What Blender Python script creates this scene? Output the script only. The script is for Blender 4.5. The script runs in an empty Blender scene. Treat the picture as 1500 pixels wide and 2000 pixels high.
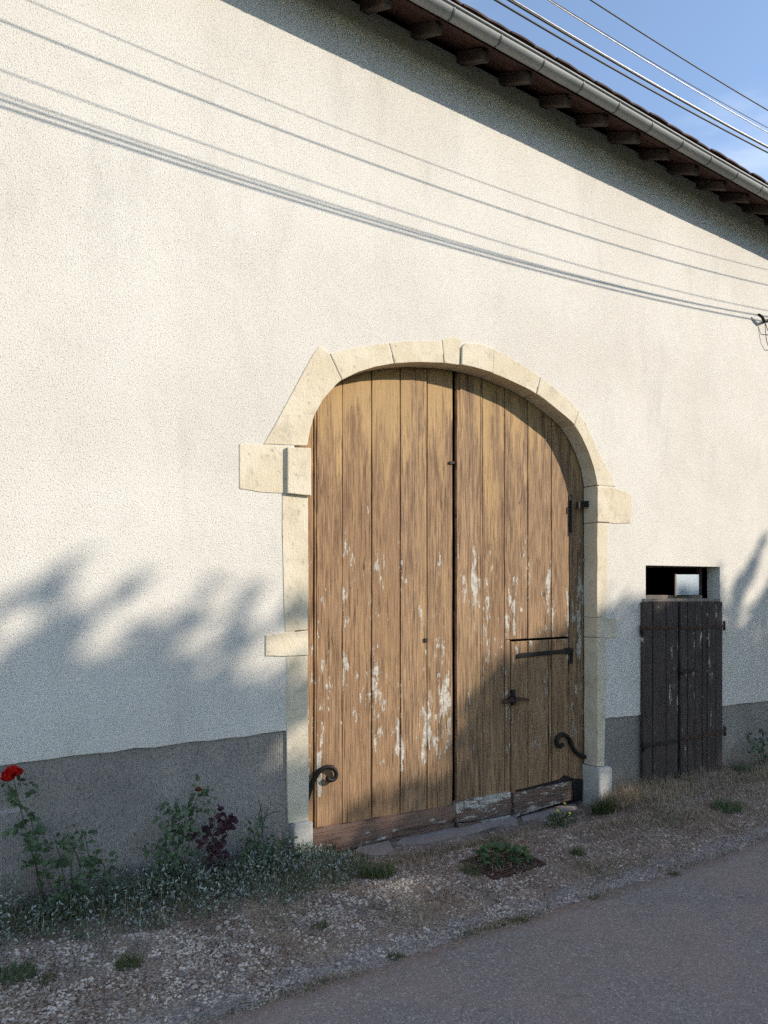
import bpy, bmesh, math, random
import numpy as np
from mathutils import Vector, Matrix, noise as mnoise
R = math.radians
random.seed(7); rng = np.random.default_rng(7)
scene = bpy.context.scene
COL = scene.collection

# ------------------------------------------------------------------ camera, sky, sun, exposure
CAM_D, CAM_Z, FPX, YAW, HOR = 4.5, 1.85, 1400.0, R(33.7), 1150.0
cam = bpy.data.cameras.new('camera')
cam.sensor_fit = 'HORIZONTAL'; cam.sensor_width = 36.0
cam.lens = 36.0 * FPX / 1500.0
cam.shift_y = (HOR - 1000.0) / 1500.0
cam.clip_start = 0.05; cam.clip_end = 3000
cam_o = bpy.data.objects.new('camera', cam); COL.objects.link(cam_o)
cam_o.location = (0, -CAM_D, CAM_Z); cam_o.rotation_euler = (R(90), 0, -YAW)
scene.camera = cam_o

SUN_AZ, SUN_EL = R(50), R(26.5)          # azimuth from the wall normal towards +x
SD = Vector((math.sin(SUN_AZ)*math.cos(SUN_EL), -math.cos(SUN_AZ)*math.cos(SUN_EL), math.sin(SUN_EL)))
world = bpy.data.worlds.new('World'); scene.world = world; world.use_nodes = True
wn = world.node_tree.nodes; wl = world.node_tree.links
bg = wn['Background']; bg.inputs['Strength'].default_value = 0.15
sky = wn.new('ShaderNodeTexSky'); sky.sky_type = 'NISHITA'; sky.sun_disc = False
sky.sun_elevation = SUN_EL; sky.sun_rotation = math.atan2(SD.x, SD.y)
sky.altitude = 200; sky.air_density = 1.0; sky.dust_density = 0.12; sky.ozone_density = 2.0
wc = wn.new('ShaderNodeTexCoord'); wm = wn.new('ShaderNodeVectorMath'); wm.operation = 'MULTIPLY'; wm.inputs[1].default_value = (1.0, 1.0, 2.4)
wno = wn.new('ShaderNodeTexNoise'); wno.inputs['Scale'].default_value = 3.1; wno.inputs['Detail'].default_value = 5; wno.inputs['Roughness'].default_value = .55; wno.inputs['Distortion'].default_value = .6
wr = wn.new('ShaderNodeMapRange'); wr.interpolation_type = 'SMOOTHSTEP'
for k_, v_ in (('From Min', .4), ('From Max', .72), ('To Min', 0.05), ('To Max', .36)): wr.inputs[k_].default_value = v_
wx = wn.new('ShaderNodeMix'); wx.data_type = 'RGBA'; wx.inputs[7].default_value = (5.0, 5.2, 5.5, 1)      # thin high cloud
wl.new(wc.outputs['Generated'], wm.inputs[0]); wl.new(wm.outputs[0], wno.inputs['Vector']); wl.new(wno.outputs['Fac'], wr.inputs['Value'])
wl.new(wr.outputs[0], wx.inputs[0]); wl.new(sky.outputs[0], wx.inputs[6]); wl.new(wx.outputs[2], bg.inputs['Color'])
sun = bpy.data.lights.new('sun', 'SUN'); sun.energy = 3.55; sun.angle = R(0.5); sun.color = (1.0, 0.90, 0.775)
sun_o = bpy.data.objects.new('sun', sun); COL.objects.link(sun_o)
sun_o.rotation_euler = SD.to_track_quat('Z', 'Y').to_euler()
sun_o.location = (12, -12, 14)
vs = scene.view_settings
vs.view_transform = 'Standard'; vs.look = 'None'; vs.gamma = 1.0; vs.use_curve_mapping = False
vs.exposure = 0.74
cy = scene.cycles
cy.max_bounces = 4; cy.diffuse_bounces = 2; cy.glossy_bounces = 2; cy.transmission_bounces = 2; cy.transparent_max_bounces = 4
cy.use_adaptive_sampling = True; cy.adaptive_threshold = 0.014; cy.use_denoising = False; cy.caustics_reflective = False; cy.caustics_refractive = False

# ------------------------------------------------------------------ measuring helpers (photo point -> place on a plane of the site)
CY, SY = math.cos(YAW), math.sin(YAW)
def ray(u, v):
    r = (u - 750.0) / FPX
    return SY + r*CY, CY - r*SY, (HOR - v) / FPX
def P(u, v, y=0.0):
    dx, dy, dz = ray(u, v); t = (y + CAM_D) / dy
    return Vector((dx*t, y, CAM_Z + dz*t))
def sstep(a, b, x):
    t = min(1.0, max(0.0, (x-a)/(b-a))); return t*t*(3-2*t)
ROAD_Y = -1.50
def zbase(x, y):
    return 0.03 - 0.021*x - 0.035*sstep(0, 1.6, -y)
def zg(x, y):
    z = zbase(x, y)
    dip = sstep(2.25, 2.6, x) * (1 - sstep(5.3, 5.7, x)) * (1 - sstep(0.0, 0.75, -y))
    z -= dip * (0.095 + 0.012*max(0.0, x-2.4))
    z += 0.012*mnoise.noise(Vector((x*2.3, y*2.3, 1.7))) + 0.006*mnoise.noise(Vector((x*9, y*9, 4.1)))
    return z
def G(u, v):
    z = 0.0
    for _ in range(6):
        dx, dy, dz = ray(u, v); t = (z - CAM_Z) / dz
        x, y = dx*t, dy*t - CAM_D; z = zg(x, y) if y > ROAD_Y else zbase(x, y)
    return Vector((x, y, z))

# ------------------------------------------------------------------ object helpers
def link(o, parent=None):
    COL.objects.link(o)
    if parent is not None: o.parent = parent
    return o
def tag(o, label=None, cat=None, group=None, kind=None):
    for k, v in (('label', label), ('category', cat), ('group', group), ('kind', kind)):
        if v: o[k] = v
    return o
def empty(name, loc=(0, 0, 0)):
    o = bpy.data.objects.new(name, None); o.location = loc; o.empty_display_size = 0.2
    return link(o)
def mesh_obj(name, verts, faces, mat, parent=None, smooth=False):
    me = bpy.data.meshes.new(name); me.from_pydata([tuple(v) for v in verts], [], [tuple(f) for f in faces]); me.update()
    if mat: me.materials.append(mat)
    if smooth: me.polygons.foreach_set('use_smooth', [True]*len(me.polygons))
    o = bpy.data.objects.new(name, me)
    if parent is not None and parent.type == 'EMPTY' and parent.location.length > 0:
        me.transform(Matrix.Translation(-parent.location))
    return link(o, parent)
def bm_obj(name, bm, mat, parent=None, smooth=False):
    bmesh.ops.recalc_face_normals(bm, faces=bm.faces)
    me = bpy.data.meshes.new(name); bm.to_mesh(me); bm.free()
    if mat: me.materials.append(mat)
    if smooth: me.polygons.foreach_set('use_smooth', [True]*len(me.polygons))
    o = bpy.data.objects.new(name, me)
    if parent is not None and parent.type == 'EMPTY' and parent.location.length > 0:
        me.transform(Matrix.Translation(-parent.location))
    return link(o, parent)
def prism_pts(name, pts, depth, mat, parent=None, bevel=0.0, seg=1, jit=0.0, smooth=False):
    """front outline pts (any y per point), pushed back by depth along +y"""
    bm = bmesh.new(); n = len(pts)
    f = [bm.verts.new(p) for p in pts]
    b = [bm.verts.new(Vector(p) + Vector((0, depth, 0))) for p in pts]
    bm.faces.new(f); bm.faces.new(b[::-1])
    for i in range(n):
        j = (i+1) % n; bm.faces.new((f[i], b[i], b[j], f[j]))
    if bevel > 0:
        fe = [e for e in bm.edges if e.verts[0] in f and e.verts[1] in f]
        bmesh.ops.bevel(bm, geom=fe, offset=bevel, segments=seg, affect='EDGES', profile=0.6)
    bmesh.ops.triangulate(bm, faces=[q for q in bm.faces if len(q.verts) > 4])
    return bm_obj(name, bm, mat, parent, smooth)
def prism(name, px, y, depth, mat, parent=None, bevel=0.0, seg=1, smooth=False):
    return prism_pts(name, [P(u, v, y) for u, v in px], depth, mat, parent, bevel, seg, smooth=smooth)
def box(name, x0, x1, y0, y1, z0, z1, mat, parent=None, bevel=0.0):
    bm = bmesh.new(); bmesh.ops.create_cube(bm, size=1)
    bmesh.ops.transform(bm, matrix=Matrix.Translation(((x0+x1)/2, (y0+y1)/2, (z0+z1)/2)) @ Matrix.Diagonal((abs(x1-x0), abs(y1-y0), abs(z1-z0), 1)), verts=bm.verts)
    if bevel: bmesh.ops.bevel(bm, geom=bm.edges[:], offset=bevel, segments=1, affect='EDGES')
    return bm_obj(name, bm, mat, parent)
def tube_geo(pts, radii, n=8, V=None, F=None):
    V = [] if V is None else V; F = [] if F is None else F
    pts = [Vector(p) for p in pts]; up = Vector((0, 0, 1)); prev = None
    for i, p in enumerate(pts):
        d = (pts[min(i+1, len(pts)-1)] - pts[max(i-1, 0)]).normalized()
        if prev is None:
            a = d.cross(up) if abs(d.z) < .95 else d.cross(Vector((1, 0, 0)))
        else:
            a = prev - d*prev.dot(d)
        a.normalize(); prev = a; b = d.cross(a)
        r = radii[i] if hasattr(radii, '__len__') else radii
        base = len(V)
        for k in range(n):
            t = 2*math.pi*k/n; V.append(p + a*(r*math.cos(t)) + b*(r*math.sin(t)))
        if i:
            for k in range(n):
                k2 = (k+1) % n; F.append((base-n+k, base-n+k2, base+k2, base+k))
    F.append(tuple(range(len(V)-n, len(V)))); s = len(V) - n*len(pts); F.append(tuple(range(s+n-1, s-1, -1)))
    return V, F
def tube(name, pts, radii, mat, parent=None, n=8):
    V, F = tube_geo(pts, radii, n); return mesh_obj(name, V, F, mat, parent, True)

# ------------------------------------------------------------------ materials
class NT:
    def __init__(s, name):
        s.m = bpy.data.materials.new(name); s.m.use_nodes = True
        s.t = s.m.node_tree; s.b = s.t.nodes['Principled BSDF']; s.out = s.t.nodes['Material Output']
        s.b.inputs['Roughness'].default_value = 0.85; s.b.inputs['Specular IOR Level'].default_value = 0.25
    def n(s, typ, **kw):
        x = s.t.nodes.new(typ)
        for k, v in kw.items(): setattr(x, k, v)
        return x
    def l(s, a, b): s.t.links.new(a, b)
    def val(s, sock, v):
        if hasattr(v, 'is_output'): s.l(v, sock)
        else: sock.default_value = v
    def coord(s, rnd=0.0):
        c = s.n('ShaderNodeTexCoord').outputs['Object']
        if rnd:
            oi = s.n('ShaderNodeObjectInfo'); mu = s.math('MULTIPLY', oi.outputs['Random'], rnd)
            cb = s.n('ShaderNodeCombineXYZ'); s.l(mu, cb.inputs[0]); s.l(mu, cb.inputs[1]); s.l(mu, cb.inputs[2])
            va = s.n('ShaderNodeVectorMath', operation='ADD'); s.l(c, va.inputs[0]); s.l(cb.outputs[0], va.inputs[1]); return va.outputs[0]
        return c
    def scale(s, vec, sc):
        m = s.n('ShaderNodeVectorMath', operation='MULTIPLY'); s.l(vec, m.inputs[0]); m.inputs[1].default_value = sc; return m.outputs[0]
    def noise(s, vec, scale=1.0, detail=4.0, rough=0.55, dist=0.0):
        x = s.n('ShaderNodeTexNoise'); s.l(vec, x.inputs['Vector'])
        x.inputs['Scale'].default_value = scale; x.inputs['Detail'].default_value = detail
        x.inputs['Roughness'].default_value = rough; x.inputs['Distortion'].default_value = dist
        return x.outputs['Fac']
    def vor(s, vec, scale, feature='F1', out='Distance', rnd=1.0):
        x = s.n('ShaderNodeTexVoronoi', feature=feature); s.l(vec, x.inputs['Vector']); x.inputs['Scale'].default_value = scale
        x.inputs['Randomness'].default_value = rnd; return x.outputs[out]
    def math(s, op, a, b=None, c=None):
        x = s.n('ShaderNodeMath', operation=op); s.val(x.inputs[0], a)
        if b is not None: s.val(x.inputs[1], b)
        if c is not None: s.val(x.inputs[2], c)
        return x.outputs[0]
    def ramp(s, fac, a, b, lo=0.0, hi=1.0):
        x = s.n('ShaderNodeMapRange', interpolation_type='SMOOTHSTEP'); s.val(x.inputs['Value'], fac)
        x.inputs['From Min'].default_value = a; x.inputs['From Max'].default_value = b
        x.inputs['To Min'].default_value = lo; x.inputs['To Max'].default_value = hi; return x.outputs[0]
    def mix(s, fac, a, b, blend='MIX'):
        x = s.n('ShaderNodeMix', data_type='RGBA', blend_type=blend)
        s.val(x.inputs[0], fac)
        for sock, v in ((x.inputs[6], a), (x.inputs[7], b)):
            if hasattr(v, 'is_output'): s.l(v, sock)
            else: sock.default_value = (*v, 1)
        return x.outputs[2]
    def sep(s, vec):
        x = s.n('ShaderNodeSeparateXYZ'); s.l(vec, x.inputs[0]); return x.outputs
    def color(s, c):
        if hasattr(c, 'is_output'): s.l(c, s.b.inputs['Base Color'])
        else: s.b.inputs['Base Color'].default_value = (*c, 1)
    def bump(s, h, strength=0.5, dist=0.01, prev=None):
        x = s.n('ShaderNodeBump'); s.val(x.inputs['Height'], h)
        x.inputs['Strength'].default_value = strength; x.inputs['Distance'].default_value = dist
        if prev is not None: s.l(prev, x.inputs['Normal'])
        s.l(x.outputs[0], s.b.inputs['Normal']); return x.outputs[0]
    def rough(s, r): s.val(s.b.inputs['Roughness'], r)

def m_render():
    s = NT('cream_roughcast_render'); c = s.coord()
    big = s.noise(c, 0.55, 3, .6); mid = s.noise(c, 3.2, 4, .6)
    stain = s.noise(s.scale(c, (1.6, 1, .45)), 1.4, 4, .65)
    col = s.mix(s.ramp(big, .35, .65), (.695, .655, .58), (.75, .715, .645))
    col = s.mix(s.math('MULTIPLY', s.ramp(mid, .52, .75), .35), col, (.62, .58, .50))
    col = s.mix(s.math('MULTIPLY', s.ramp(stain, .53, .75), .45), col, (.54, .51, .455))
    pit = s.ramp(s.noise(c, 105, 2, .5), .585, .67)
    col = s.mix(s.math('MULTIPLY', pit, .3), col, (.46, .40, .31))
    s.color(col)
    h = s.math('SUBTRACT', s.math('MULTIPLY', s.noise(c, 120, 3, .75), 1.5), s.math('MULTIPLY', pit, .9))
    amp = s.ramp(s.noise(c, 1.3, 3, .5), .3, .7, .72, 1.0)
    h = s.math('MULTIPLY', h, amp)
    b1 = s.bump(s.noise(c, 2.2, 3, .5), .2, .04)
    s.bump(h, .72, .006, b1); s.rough(.93)
    return s.m
def m_plinth():
    s = NT('combed_grey_cement'); c = s.coord()
    big = s.noise(c, 1.2, 5, .6); st = s.noise(s.scale(c, (3, 1, .5)), 2.0, 5, .6)
    col = s.mix(s.ramp(big, .35, .7), (.275, .255, .23), (.385, .356, .32))
    z = s.sep(c)[2]
    col = s.mix(s.math('MULTIPLY', s.ramp(st, .5, .72), .5), col, (.42, .375, .315))
    splash = s.ramp(s.math('SUBTRACT', s.noise(s.scale(c, (1, 1, .6)), 2.6, 5, .65), s.math('MULTIPLY', z, .55)), .36, .56)
    col = s.mix(s.math('MULTIPLY', splash, .55), col, (.25, .19, .14))
    dots = s.ramp(s.noise(s.scale(c, (1, 1, .5)), 115, 2, .55), .54, .64)
    col = s.mix(s.math('MULTIPLY', dots, .6), col, (.14, .13, .12))
    scr = s.ramp(s.noise(s.scale(c, (1, 1, 7)), 3.0, 2, .4), .735, .76)
    col = s.mix(s.math('MULTIPLY', scr, .6), col, (.5, .5, .5))
    s.color(col)
    x = s.sep(c)[0]
    wob = s.math('MULTIPLY', s.noise(c, 8, 2, .5), .006)
    g = s.math('SINE', s.math('MULTIPLY', s.math('ADD', x, wob), 2*math.pi/0.0135))
    h = s.math('ADD', s.math('MULTIPLY', g, .28), s.math('MULTIPLY', s.noise(s.scale(c, (1, 1, .5)), 70, 3, .6), 1.6))
    s.bump(h, .85, .009); s.rough(.95)
    return s.m
def m_stone(name='pale_limestone', base=(.64, .55, .395), alt=(.73, .65, .50)):
    s = NT(name); c = s.coord(3.0)
    oi = s.n('ShaderNodeObjectInfo').outputs['Random']
    n1 = s.noise(c, 4, 6, .6); n2 = s.noise(c, 26, 4, .6)
    col = s.mix(s.ramp(n1, .35, .68), base, alt)
    col = s.mix(s.math('MULTIPLY', oi, .35), col, tuple(x*.9 for x in alt))
    col = s.mix(s.math('MULTIPLY', s.ramp(s.noise(c, 6.5, 6, .74), .5, .72), .55), col, (.45, .39, .29))
    col = s.mix(s.math('MULTIPLY', s.ramp(n2, .60, .72), .6), col, (.33, .295, .235))
    s.color(col)
    tool = s.noise(s.scale(c, (30, 1, 6)), 4, 3, .6)
    b = s.bump(s.noise(c, 7, 4, .6), .5, .012)
    s.bump(s.math('ADD', s.noise(c, 70, 4, .65), s.math('MULTIPLY', tool, .7)), .55, .006, b); s.rough(.9)
    return s.m
def m_wood(name, horizontal=False, ochre=True, flakes=1.0, A=(.135, .08, .047), B=(.45, .288, .16), OC=(.49, .32, .15), dark=False):
    s = NT(name); c0 = s.coord(); c = s.coord(37.0)
    kd = s.vor(s.scale(c, (1, .01, .5) if not horizontal else (.5, .01, 1)), 3.4)
    wv = s.n('ShaderNodeCombineXYZ'); wk = s.math('MULTIPLY', s.ramp(kd, .0, .2, 1.0, 0.0), .022); s.l(wk, wv.inputs[2 if horizontal else 0])
    wa = s.n('ShaderNodeVectorMath', operation='ADD'); s.l(c, wa.inputs[0]); s.l(wv.outputs[0], wa.inputs[1]); c = wa.outputs[0]
    st = (lambda a, b: (b, 1, a)) if horizontal else (lambda a, b: (a, 1, b))
    grain = s.noise(s.scale(c, st(105, 4.2)), 1.0, 5, .68)
    streak = s.noise(s.scale(c, st(10, 1.5)), 1.0, 6, .66)
    cathedral = s.noise(s.scale(c, st(20, 1.2)), 1.6, 3, .5, 1.2)
    oi = s.n('ShaderNodeObjectInfo').outputs['Random']
    col = s.mix(s.ramp(s.math('ADD', s.math('MULTIPLY', grain, .72), s.math('MULTIPLY', streak, .28)), .34, .66), A, B)
    col = s.mix(s.math('MULTIPLY', oi, .55), col, tuple(x*y for x, y in zip(B, (.62, .56, .52))))
    z = s.sep(c0)[2]
    if ochre:
        k = s.math('ADD', s.math('MULTIPLY', z, .5), s.math('MULTIPLY', s.math('SUBTRACT', streak, .5), 2.2))
        k = s.math('ADD', k, s.math('MULTIPLY', s.math('SUBTRACT', grain, .5), .9))
        k = s.math('ADD', k, s.math('MULTIPLY', s.math('SUBTRACT', oi, .5), .3))
        m = s.ramp(k, 1.34, 1.72)
        m2 = s.math('MULTIPLY', s.ramp(s.noise(s.scale(c, st(10, .5)), 1.3, 5, .6), .56, .72), .5)
        m = s.math('MAXIMUM', m, m2)
        oc = s.mix(s.ramp(s.noise(s.scale(c, st(5, .6)), 1.5, 4, .5), .3, .7), tuple(x*.8 for x in OC), OC)
        col = s.mix(m, col, oc)
    crack = s.ramp(s.noise(s.scale(c, st(170, 4.0)), 1.0, 3, .55), .36, .43, 1.0, 0.0)
    amt = s.ramp(s.noise(s.scale(c, st(6, 1.2)), 1.0, 3, .5), .38, .62, .25, 1.0)
    crack = s.math('MULTIPLY', crack, amt)
    if ochre: crack = s.math('MULTIPLY', crack, s.ramp(z, 2.6, 3.2, 1.0, .25))
    col = s.mix(s.math('MULTIPLY', crack, .8), col, (.03, .018, .012))
    fl = None
    if flakes > 0:
        f = s.noise(s.scale(c, st(30, 8.5)), 1.0, 6, .7)
        f2 = s.noise(s.scale(c, st(7, 1.3)), 1.0, 4, .55)
        if ochre:
            hm = s.math('MULTIPLY', s.ramp(z, .15, .5, .75, 1.0), s.ramp(z, 1.7, 3.1, 1.0, .80))
        else: hm = 1.0
        k = s.math('MULTIPLY', s.math('ADD', s.math('MULTIPLY', f, .5), s.math('MULTIPLY', f2, .5)), hm)
        th = .552 - .05*(flakes-1)
        fl = s.ramp(k, th, th+.018)
        fc = s.mix(s.ramp(s.noise(c, 30, 3, .6), .35, .65), (.40, .37, .32), (.60, .565, .49))
        col = s.mix(s.math('MULTIPLY', fl, .92), col, fc)
    col = s.mix(s.math('MULTIPLY', s.ramp(kd, .03, .055, 1.0, 0.0), .75), col, (.06, .034, .02))
    nail = s.ramp(s.vor(s.scale(c, (1, .01, 1)), 9.5), .035, .05, 1.0, 0.0)
    col = s.mix(s.math('MULTIPLY', nail, .8), col, (.02, .015, .012))
    s.color(col)
    h = s.math('SUBTRACT', s.math('ADD', grain, s.math('MULTIPLY', cathedral, .4)), s.math('MULTIPLY', crack, 1.3))
    if fl is not None: h = s.math('ADD', h, s.math('MULTIPLY', fl, .45))
    s.bump(h, .75, .006); s.rough(.8); s.b.inputs['Specular IOR Level'].default_value = .3
    return s.m
def m_dirt():
    s = NT('verge_earth'); c = s.coord()
    big = s.noise(c, 1.5, 5, .6); fine = s.noise(c, 60, 4, .65)
    y = s.sep(c)[1]
    col = s.mix(s.ramp(fine, .35, .65), (.085, .058, .045), (.31, .235, .18))
    col = s.mix(s.math('MULTIPLY', s.ramp(big, .46, .66), .6), col, (.38, .30, .235))
    e = s.ramp(s.math('ADD', y, s.math('MULTIPLY', s.noise(c, 4, 4, .6), .35)), -1.22, -1.02, 1.0, 0.0)
    v = s.vor(c, 85, 'F1', 'Color'); vv = s.sep(v)[0]
    grv = s.mix(vv, (.15, .145, .15), (.44, .41, .39))
    spk = s.mix(s.ramp(vv, .5, .9), col, (.56, .49, .42))
    col = s.mix(s.ramp(s.noise(c, 2.3, 4, .6), .4, .6, .15, .75), col, spk)
    col = s.mix(s.math('MULTIPLY', e, .85), col, grv)
    s.color(col)
    s.bump(s.math('ADD', s.math('MULTIPLY', s.vor(c, 85), -1.0), fine), .9, .012); s.rough(.95)
    return s.m
def m_asphalt():
    s = NT('worn_asphalt'); c = s.coord()
    v = s.vor(c, 105, 'F1', 'Color'); vv = s.sep(v)[0]
    big = s.noise(c, .8, 5, .6); mid = s.noise(c, 5, 5, .6)
    col = s.mix(vv, (.18, .165, .153), (.32, .294, .275))
    col = s.mix(s.math('MULTIPLY', s.ramp(big, .40, .62), .75), col, (.31, .245, .225))
    col = s.mix(s.math('MULTIPLY', s.ramp(mid, .5, .72), .4), col, (.20, .186, .176))
    cn = s.noise(s.scale(c, (.35, 1.1, 1)), 1.3, 5, .6)
    cr = s.ramp(s.math('ABSOLUTE', s.math('SUBTRACT', cn, .5)), .0, .006, 1.0, 0.0)
    cr = s.math('MULTIPLY', cr, s.ramp(s.noise(c, 1.1, 2, .5), .47, .56))
    col = s.mix(s.math('MULTIPLY', cr, .3), col, (.05, .045, .043))
    col = s.mix(s.math('MULTIPLY', s.ramp(vv, .9, .95), .6), col, (.45, .42, .40))
    s.color(col)
    s.bump(s.math('ADD', s.math('MULTIPLY', s.vor(c, 105), -1.2), s.math('MULTIPLY', s.noise(c, 30, 4, .6), .6)), .8, .008); s.rough(.88)
    return s.m
def m_leaf(name, a, b, trans=.25, rough=.55, scale=9.0):
    s = NT(name); c = s.coord()
    n = s.noise(c, scale, 3, .6); col = s.mix(s.ramp(n, .35, .65), a, b); s.color(col); s.rough(rough)
    tr = s.n('ShaderNodeBsdfTranslucent'); s.l(col, tr.inputs['Color'])
    mx = s.n('ShaderNodeMixShader'); mx.inputs[0].default_value = trans
    s.l(s.b.outputs[0], mx.inputs[1]); s.l(tr.outputs[0], mx.inputs[2]); s.l(mx.outputs[0], s.out.inputs['Surface'])
    return s.m
def m_plain(name, a, b=None, scale=20.0, rough=.8, metal=0.0, bump=.2):
    s = NT(name); c = s.coord(5.0); b = b or tuple(x*.7 for x in a)
    n = s.noise(c, scale, 5, .6); s.color(s.mix(s.ramp(n, .35, .65), a, b)); s.rough(rough)
    s.b.inputs['Metallic'].default_value = metal
    if bump: s.bump(n, bump, .004)
    return s.m
def m_pebble():
    s = NT('pale_gravel'); c = s.coord()
    v = s.vor(c, 14, 'F1', 'Color'); k = s.sep(v)
    col = s.mix(k[0], (.29, .235, .19), (.68, .60, .525)); col = s.mix(s.math('MULTIPLY', s.ramp(k[1], .72, .8), .8), col, (.20, .18, .175))
    col = s.mix(s.math('MULTIPLY', s.ramp(s.noise(c, 60, 3, .6), .5, .7), .3), col, (.26, .21, .16))
    s.color(col); s.bump(s.noise(c, 110, 3, .6), .4, .004); s.rough(.9); return s.m

M = {}
M['render'] = m_render(); M['plinth'] = m_plinth(); M['stone'] = m_stone()
M['slab'] = m_stone('pink_grey_threshold_stone', (.30, .25, .22), (.40, .345, .31))
M['basestone'] = m_stone('grey_washed_base_stone', (.46, .43, .37), (.60, .58, .53))
M['wood'] = m_wood('weathered_ochre_planks')
M['rail'] = m_wood('flaked_kick_board', True, False, .75, (.17, .105, .08), (.29, .19, .145))
M['rail2'] = m_wood('heavily_flaked_kick_board', True, False, 1.7, (.13, .085, .065), (.25, .17, .13))
M['darkwood'] = m_wood('dark_weathered_boards', False, False, .25, (.03, .024, .023), (.105, .082, .073))
M['rafter'] = m_wood('grey_brown_rafter', False, False, 0, (.05, .036, .03), (.12, .088, .072))
M['soffit'] = m_wood('red_brown_soffit', True, False, 0, (.045, .02, .015), (.10, .046, .033))
M['zinc'] = m_plain('grey_zinc', (.33, .34, .335), (.25, .262, .26), 2.0, .62, .2, .05)
M['seam'] = m_plain('dark_zinc_band', (.16, .165, .165), None, 9, .55, .5, .05)
M['tile'] = m_plain('dark_brown_tile', (.10, .058, .042), (.055, .037, .03), 8, .85, 0, .4)
M['iron'] = m_plain('black_wrought_iron', (.018, .017, .018), (.035, .028, .025), 40, .6, .3, .5)
M['rust'] = m_plain('rusty_iron', (.10, .052, .035), (.045, .03, .027), 40, .75, .1, .5)
M['dirt'] = m_dirt(); M['asphalt'] = m_asphalt(); M['pebble'] = m_pebble()
M['field'] = m_plain('meadow_soil', (.10, .12, .05), (.07, .08, .035), 1.5, .95, 0, .3)
M['cable'] = m_plain('black_cable', (.03, .03, .032), None, 30, .5, 0, 0)
M['alu'] = m_plain('bare_conductor', (.35, .34, .33), None, 30, .4, .6, 0)
M['inner'] = m_plain('inner_masonry', (.22, .19, .15), None, 4, .95, 0, .4)
M['frame'] = m_plain('dusty_frame_wood', (.30, .25, .205), (.22, .18, .15), 20, .8, 0, .3)
M['bark'] = m_plain('bark', (.09, .07, .05), (.05, .04, .03), 14, .95, 0, .8)
M['treeleaf'] = m_leaf('tree_leaf', (.045, .075, .025), (.075, .11, .035), .3, .6, .8)
M['rose'] = m_leaf('rose_leaf', (.048, .085, .042), (.12, .17, .085), .2, .45, 14)
M['plum'] = m_leaf('plum_leaf', (.045, .02, .028), (.085, .035, .045), .2, .5, 14)
M['silver'] = m_leaf('silver_leaf', (.16, .20, .15), (.50, .53, .48), .12, .7, 34)
M['litter'] = m_leaf('litter_leaf', (.06, .035, .025), (.22, .14, .09), .05, .9, 30)
M['cover'] = m_leaf('cover_leaf', (.055, .085, .045), (.15, .19, .12), .15, .6, 28)
M['weed'] = m_leaf('weed_leaf', (.05, .10, .04), (.10, .16, .065), .25, .55, 16)
M['grass'] = m_leaf('grass_blade', (.075, .105, .04), (.15, .16, .07), .25, .65, 12)
M['straw'] = m_leaf('dry_straw', (.27, .205, .13), (.54, .435, .30), .2, .8, 18)
M['stem'] = m_plain('green_brown_stem', (.075, .085, .035), (.075, .05, .03), 20, .7, 0, .2)
M['redpetal'] = m_leaf('red_petal', (.52, .012, .012), (.70, .03, .02), .25, .5, 40)
M['faded'] = m_leaf('faded_petal', (.30, .11, .03), (.16, .06, .025), .2, .7, 40)
M['yellow'] = m_leaf('yellow_petal', (.75, .60, .06), (.80, .68, .10), .2, .6, 40)
def m_pane():
    s = NT('window_pane'); s.color((.50, .56, .58)); s.b.inputs['Metallic'].default_value = .0
    s.b.inputs['Roughness'].default_value = .04; s.b.inputs['IOR'].default_value = 1.5
    g = s.n('ShaderNodeBsdfGlossy'); g.inputs['Roughness'].default_value = .12; g.inputs['Color'].default_value = (.86, .92, .93, 1)
    mx = s.n('ShaderNodeMixShader'); mx.inputs[0].default_value = .55
    s.l(s.b.outputs[0], mx.inputs[1]); s.l(g.outputs[0], mx.inputs[2]); s.l(mx.outputs[0], s.out.inputs['Surface']); return s.m
M['pane'] = m_pane()

# ------------------------------------------------------------------ the setting: ground, road, verge
def sheet(name, xs, ys, zf, mat, yf=None):
    V = []; F = []; nx, ny = len(xs), len(ys)
    for j, y in enumerate(ys):
        for i, x in enumerate(xs):
            yy = yf(x, y, j) if yf else y
            V.append((x, yy, zf(x, yy)))
    for j in range(ny-1):
        for i in range(nx-1):
            a = j*nx+i; F.append((a, a+1, a+nx+1, a+nx))
    return mesh_obj(name, V, F, mat, None, True)
gr = sheet('ground', np.linspace(-900, 900, 61), np.linspace(-900, 900, 61), lambda x, y: (0.03-.021*max(-60, min(60, x)))-.30, M['field'])
tag(gr, kind='structure')
def edge_y(x):
    return ROAD_Y + .035*mnoise.noise(Vector((x*1.3, 3.3, 0))) + .025*mnoise.noise(Vector((x*6, 8.3, 0))) + .012*mnoise.noise(Vector((x*25, 1.3, 0)))
xs_r = list(np.linspace(-60, -1.5, 40)) + list(np.arange(-1.46, 13, .04)) + list(np.linspace(13.1, 60, 40))
ys_r = [0, 1, 2, 3]
def road_y(x, y, j):
    return (edge_y(x)+.012, edge_y(x), edge_y(x)-.12, -6.6)[j]
def road_z(x, y):
    e = edge_y(x); b = zbase(x, -1.62)
    return b + (-.03 if y > e+.004 else (.006 if y > e-.01 else (.016 if y > -3 else .02)))
road = sheet('road', xs_r, ys_r, road_z, M['asphalt'], road_y); tag(road, kind='structure')
xs_v = list(np.linspace(-60, -1.2, 30)) + list(np.arange(-1.15, 12.5, .045)) + list(np.linspace(12.6, 60, 30))
ys_v = np.linspace(-1.85, .30, 49)
verge = sheet('verge', xs_v, ys_v, lambda x, y: zg(x, y) - (.035 if y < ROAD_Y-.07 else 0), M['dirt']); tag(verge, kind='structure')
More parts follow.
